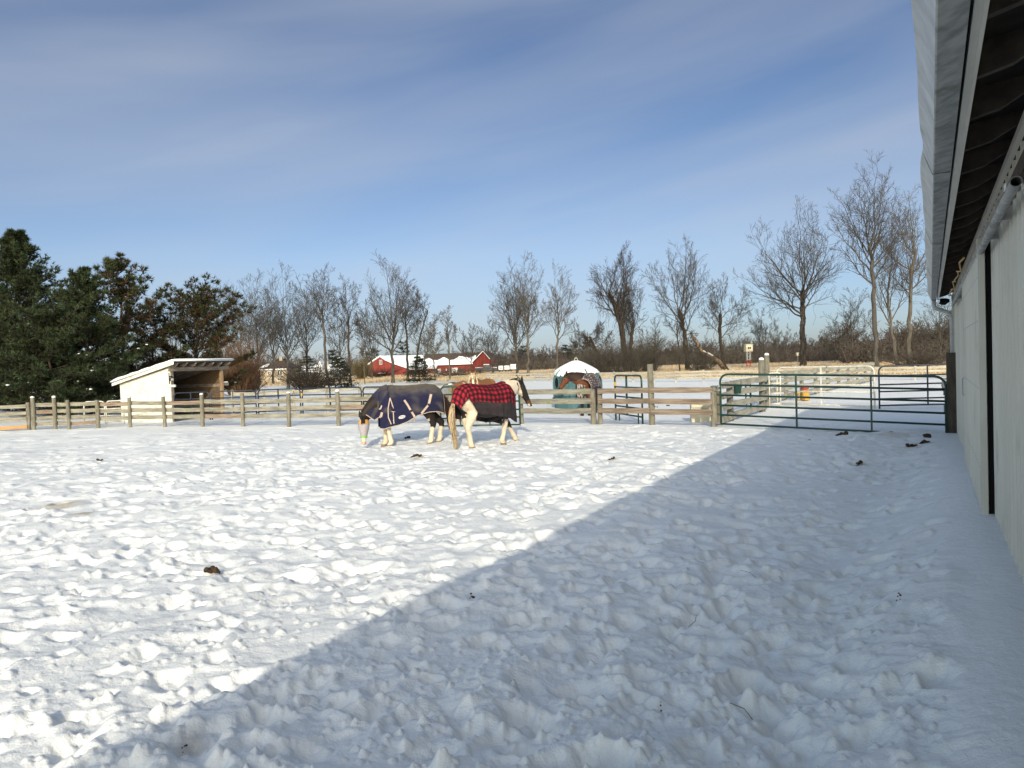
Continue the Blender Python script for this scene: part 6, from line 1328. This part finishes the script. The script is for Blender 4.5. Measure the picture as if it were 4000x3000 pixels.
for px, z, lb in ((2848, .86, 'dark green feed bucket hung on the lane fence nearest the gate hinge'), (2958, .84, 'dark green feed bucket hung on the lane fence by the tall posts')):
    c = lanep(px) + Vector((-.10 if False else 0, 0, 0)) + BN * .22; c.z = z; t = thing('feed_bucket', c, lb, 'bucket'); m = MB()
    m.loft([[Vector((math.cos(q) * r, math.sin(q) * r, zz)) for q in (2 * PI * k / 14 for k in range(14))] for r, zz in ((.085, -.12), (.09, -.11), (.115, .09), (.125, .095), (.125, .115), (.108, .115), (.085, -.10))]); m.build('body', GREENP, t, None, smooth=False)
    m = MB(); m.tube([(-.115, 0, .10), (-.08, 0, .19), (0, 0, .23), (.08, 0, .19), (.115, 0, .10)], .007, 5); m.build('handle', STEEL, t)
for px, z0, z1, cl, lb in ((2893, .98, .22, mat('teal_rope', (.05, .16, .15), (.08, .22, .20), 20, .8), 'teal and black rope halter hanging on the lane fence'), (2912, .92, .16, WEBD, 'black leather halter hanging lowest on the lane fence')):
    c = lanep(px) + BN * .14; c.z = 0; t = thing('halter', c, lb, 'halter'); rr = random.Random(px)
    for k in range(4):
        m = MB(); w_ = rr.uniform(.05, .10); zz = z0 - k * .05; zb = z1 + rr.uniform(0, .35)
        m.tube([Vector((0, 0, zz)) + ld * -w_ * .3, Vector((0, 0, (zz + zb) / 2)) + ld * (-w_), Vector((0, 0, zb)) + ld * rr.uniform(-.03, .03), Vector((0, 0, (zz + zb) / 2 + .05)) + ld * w_, Vector((0, 0, zz)) + ld * w_ * .3], .014, 5); m.build('loop', cl, t, None, smooth=True)
    m = MB(); m.tube([(0, 0, z1 + .3), Vector((0, 0, z1 + .1)) + ld * .05, (0, 0, z1), Vector((0, 0, z1 - .08)) + ld * -.05], .016, 5); m.build('lead', cl, t, None, smooth=True)
c = lanep(2878) + BN * .10; c.z = 1.02; t = thing('rope_coil', c, 'dark green rope draped over the top lane fence board', 'rope'); m = MB()
for k in range(3): m.tube([ld * (.05 * k - .08) + Vector((0, 0, -.16)) + BN * .03, ld * (.05 * k - .07) + Vector((0, 0, .05)), ld * (.05 * k - .03) + Vector((0, 0, .07)), ld * (.05 * k - .02) + Vector((0, 0, -.12)) + BN * .03], .014, 6)
m.build('rope', GREENP, t, None, smooth=True)
def tarp():
    c = at(1768, 1540, 27.5); c.z = 0; t = thing('hay_feeder', c, 'grey rounded tarp covered hay feeder glimpsed between the two blanketed horses', 'feeder'); m = MB()
    m.loft([[Vector((x, y, z)) for x, z in ((-.62 * k, -.1), (-.62 * k, .45), (-.52 * k, .80), (-.30 * k, 1.02), (0, 1.10), (.30 * k, 1.02), (.52 * k, .80), (.62 * k, .45), (.62 * k, -.1))] for y, k in ((-.5, .96), (-.2, 1), (.3, 1), (.7, .96))]); m.build('cover', TARP, t, None, smooth=False)
    for y in (-.3, .35):
        m = MB(); m.tube([(x * 1.01, y, z * 1.01) for x, z in ((-.62, .0), (-.62, .45), (-.52, .80), (-.30, 1.02), (0, 1.10), (.30, 1.02), (.52, .80), (.62, .45), (.62, 0))], .012, 5); m.build('strap', WEBD, t)
tarp()

# ------------------------------------------------------------------ droppings and litter on the snow
def pile(px, py, w_, n, label, seed, name='dung_pile', cat='droppings', mt=DUNG):
    c = gp(px, py); t_ = MB(); rr = random.Random(seed); s = c.y / FPX * w_ * .8
    for k in range(n):
        r = min(.042, s * .17) * rr.uniform(.6, 1.2); a = rr.uniform(0, 6.28); d = s * .5 * rr.random() ** .7; x, y = math.cos(a) * d, math.sin(a) * d * .8
        t_.ball((x, y, gz(c.x + x, c.y + y) - c.z + r * .35 + .02 * (1 - d / max(s, .01)) * (k % 3)), (r * 1.25, r, r * .8), 8, 5, Matrix.Rotation(rr.uniform(0, 3), 3, 'Z'))
    o = t_.build(name, mt, None, None, smooth=True); o.location = c; tag(o, label, cat)
for i, (px, py, w_, n, lb) in enumerate(((830, 2232, 62, 34, 'largest brown dropping heap in the sunlit snow, lower left'), (1626, 1782, 52, 16, 'brown dropping pile just in front of the two blanketed horses'), (390, 1800, 30, 9, 'small dark dropping far out on the left of the snow'), (2390, 1801, 30, 7, 'small brown dropping alone near the middle, right of the horses'),
        (3290, 1697, 60, 14, 'flat row of droppings in the shade before the green gate'), (3160, 1712, 26, 6, 'small dropping at the tip of the barn shadow near the gate'), (3610, 1741, 44, 12, 'dropping pile nearest the barn wall in the shade'), (3560, 1757, 60, 11, 'spread out droppings beside the barn wall, second from the gate'), (3625, 1712, 52, 12, 'dropping row closest to the gate post'),
        (3356, 1812, 46, 10, 'dark dropping alone in the middle of the barn shade'), (1842, 2338, 28, 7, 'small dark dropping by the shadow edge, bottom centre'), (3512, 2470, 26, 6, 'dropping half covered with snow near the wall, lower right'), (2585, 2752, 26, 4, 'snow dusted clod in the foreground shade'), (720, 2925, 34, 5, 'dark crumbs in a hoof hole at the lower left shadow edge'),
        (1520, 1716, 22, 6, 'dark dropping beside the grazing horse front hoof'), (1588, 1712, 30, 7, 'dark dropping in the shadow under the grazing horse'), (2560, 1592, 26, 6, 'dropping beyond the brown board fence'), (2610, 1585, 22, 5, 'dropping beyond the fence, left of the cream crate'))):
    pile(px, py, w_, n, lb, i)
def litter():
    rr = random.Random(21); 
    for (px, py, lb) in ((2690, 2450, 'thin dry straw lying in the shaded foreground snow'), (2955, 2290, 'bent dry stalk on the shaded snow, middle right'), (2940, 2835, 'short dark twig sticking up in the foreground')):
        c = gp(px, py); m = MB(); a = rr.uniform(0, 3); m.tube([(0, 0, .01), (.06 * math.cos(a), .06 * math.sin(a), .035), (.12 * math.cos(a + .4), .12 * math.sin(a + .4), .05)], .0018, 5); o = m.build('straw', HAY if py != 2835 else BARK_D, None); o.location = c; tag(o, lb, 'straw')
litter()
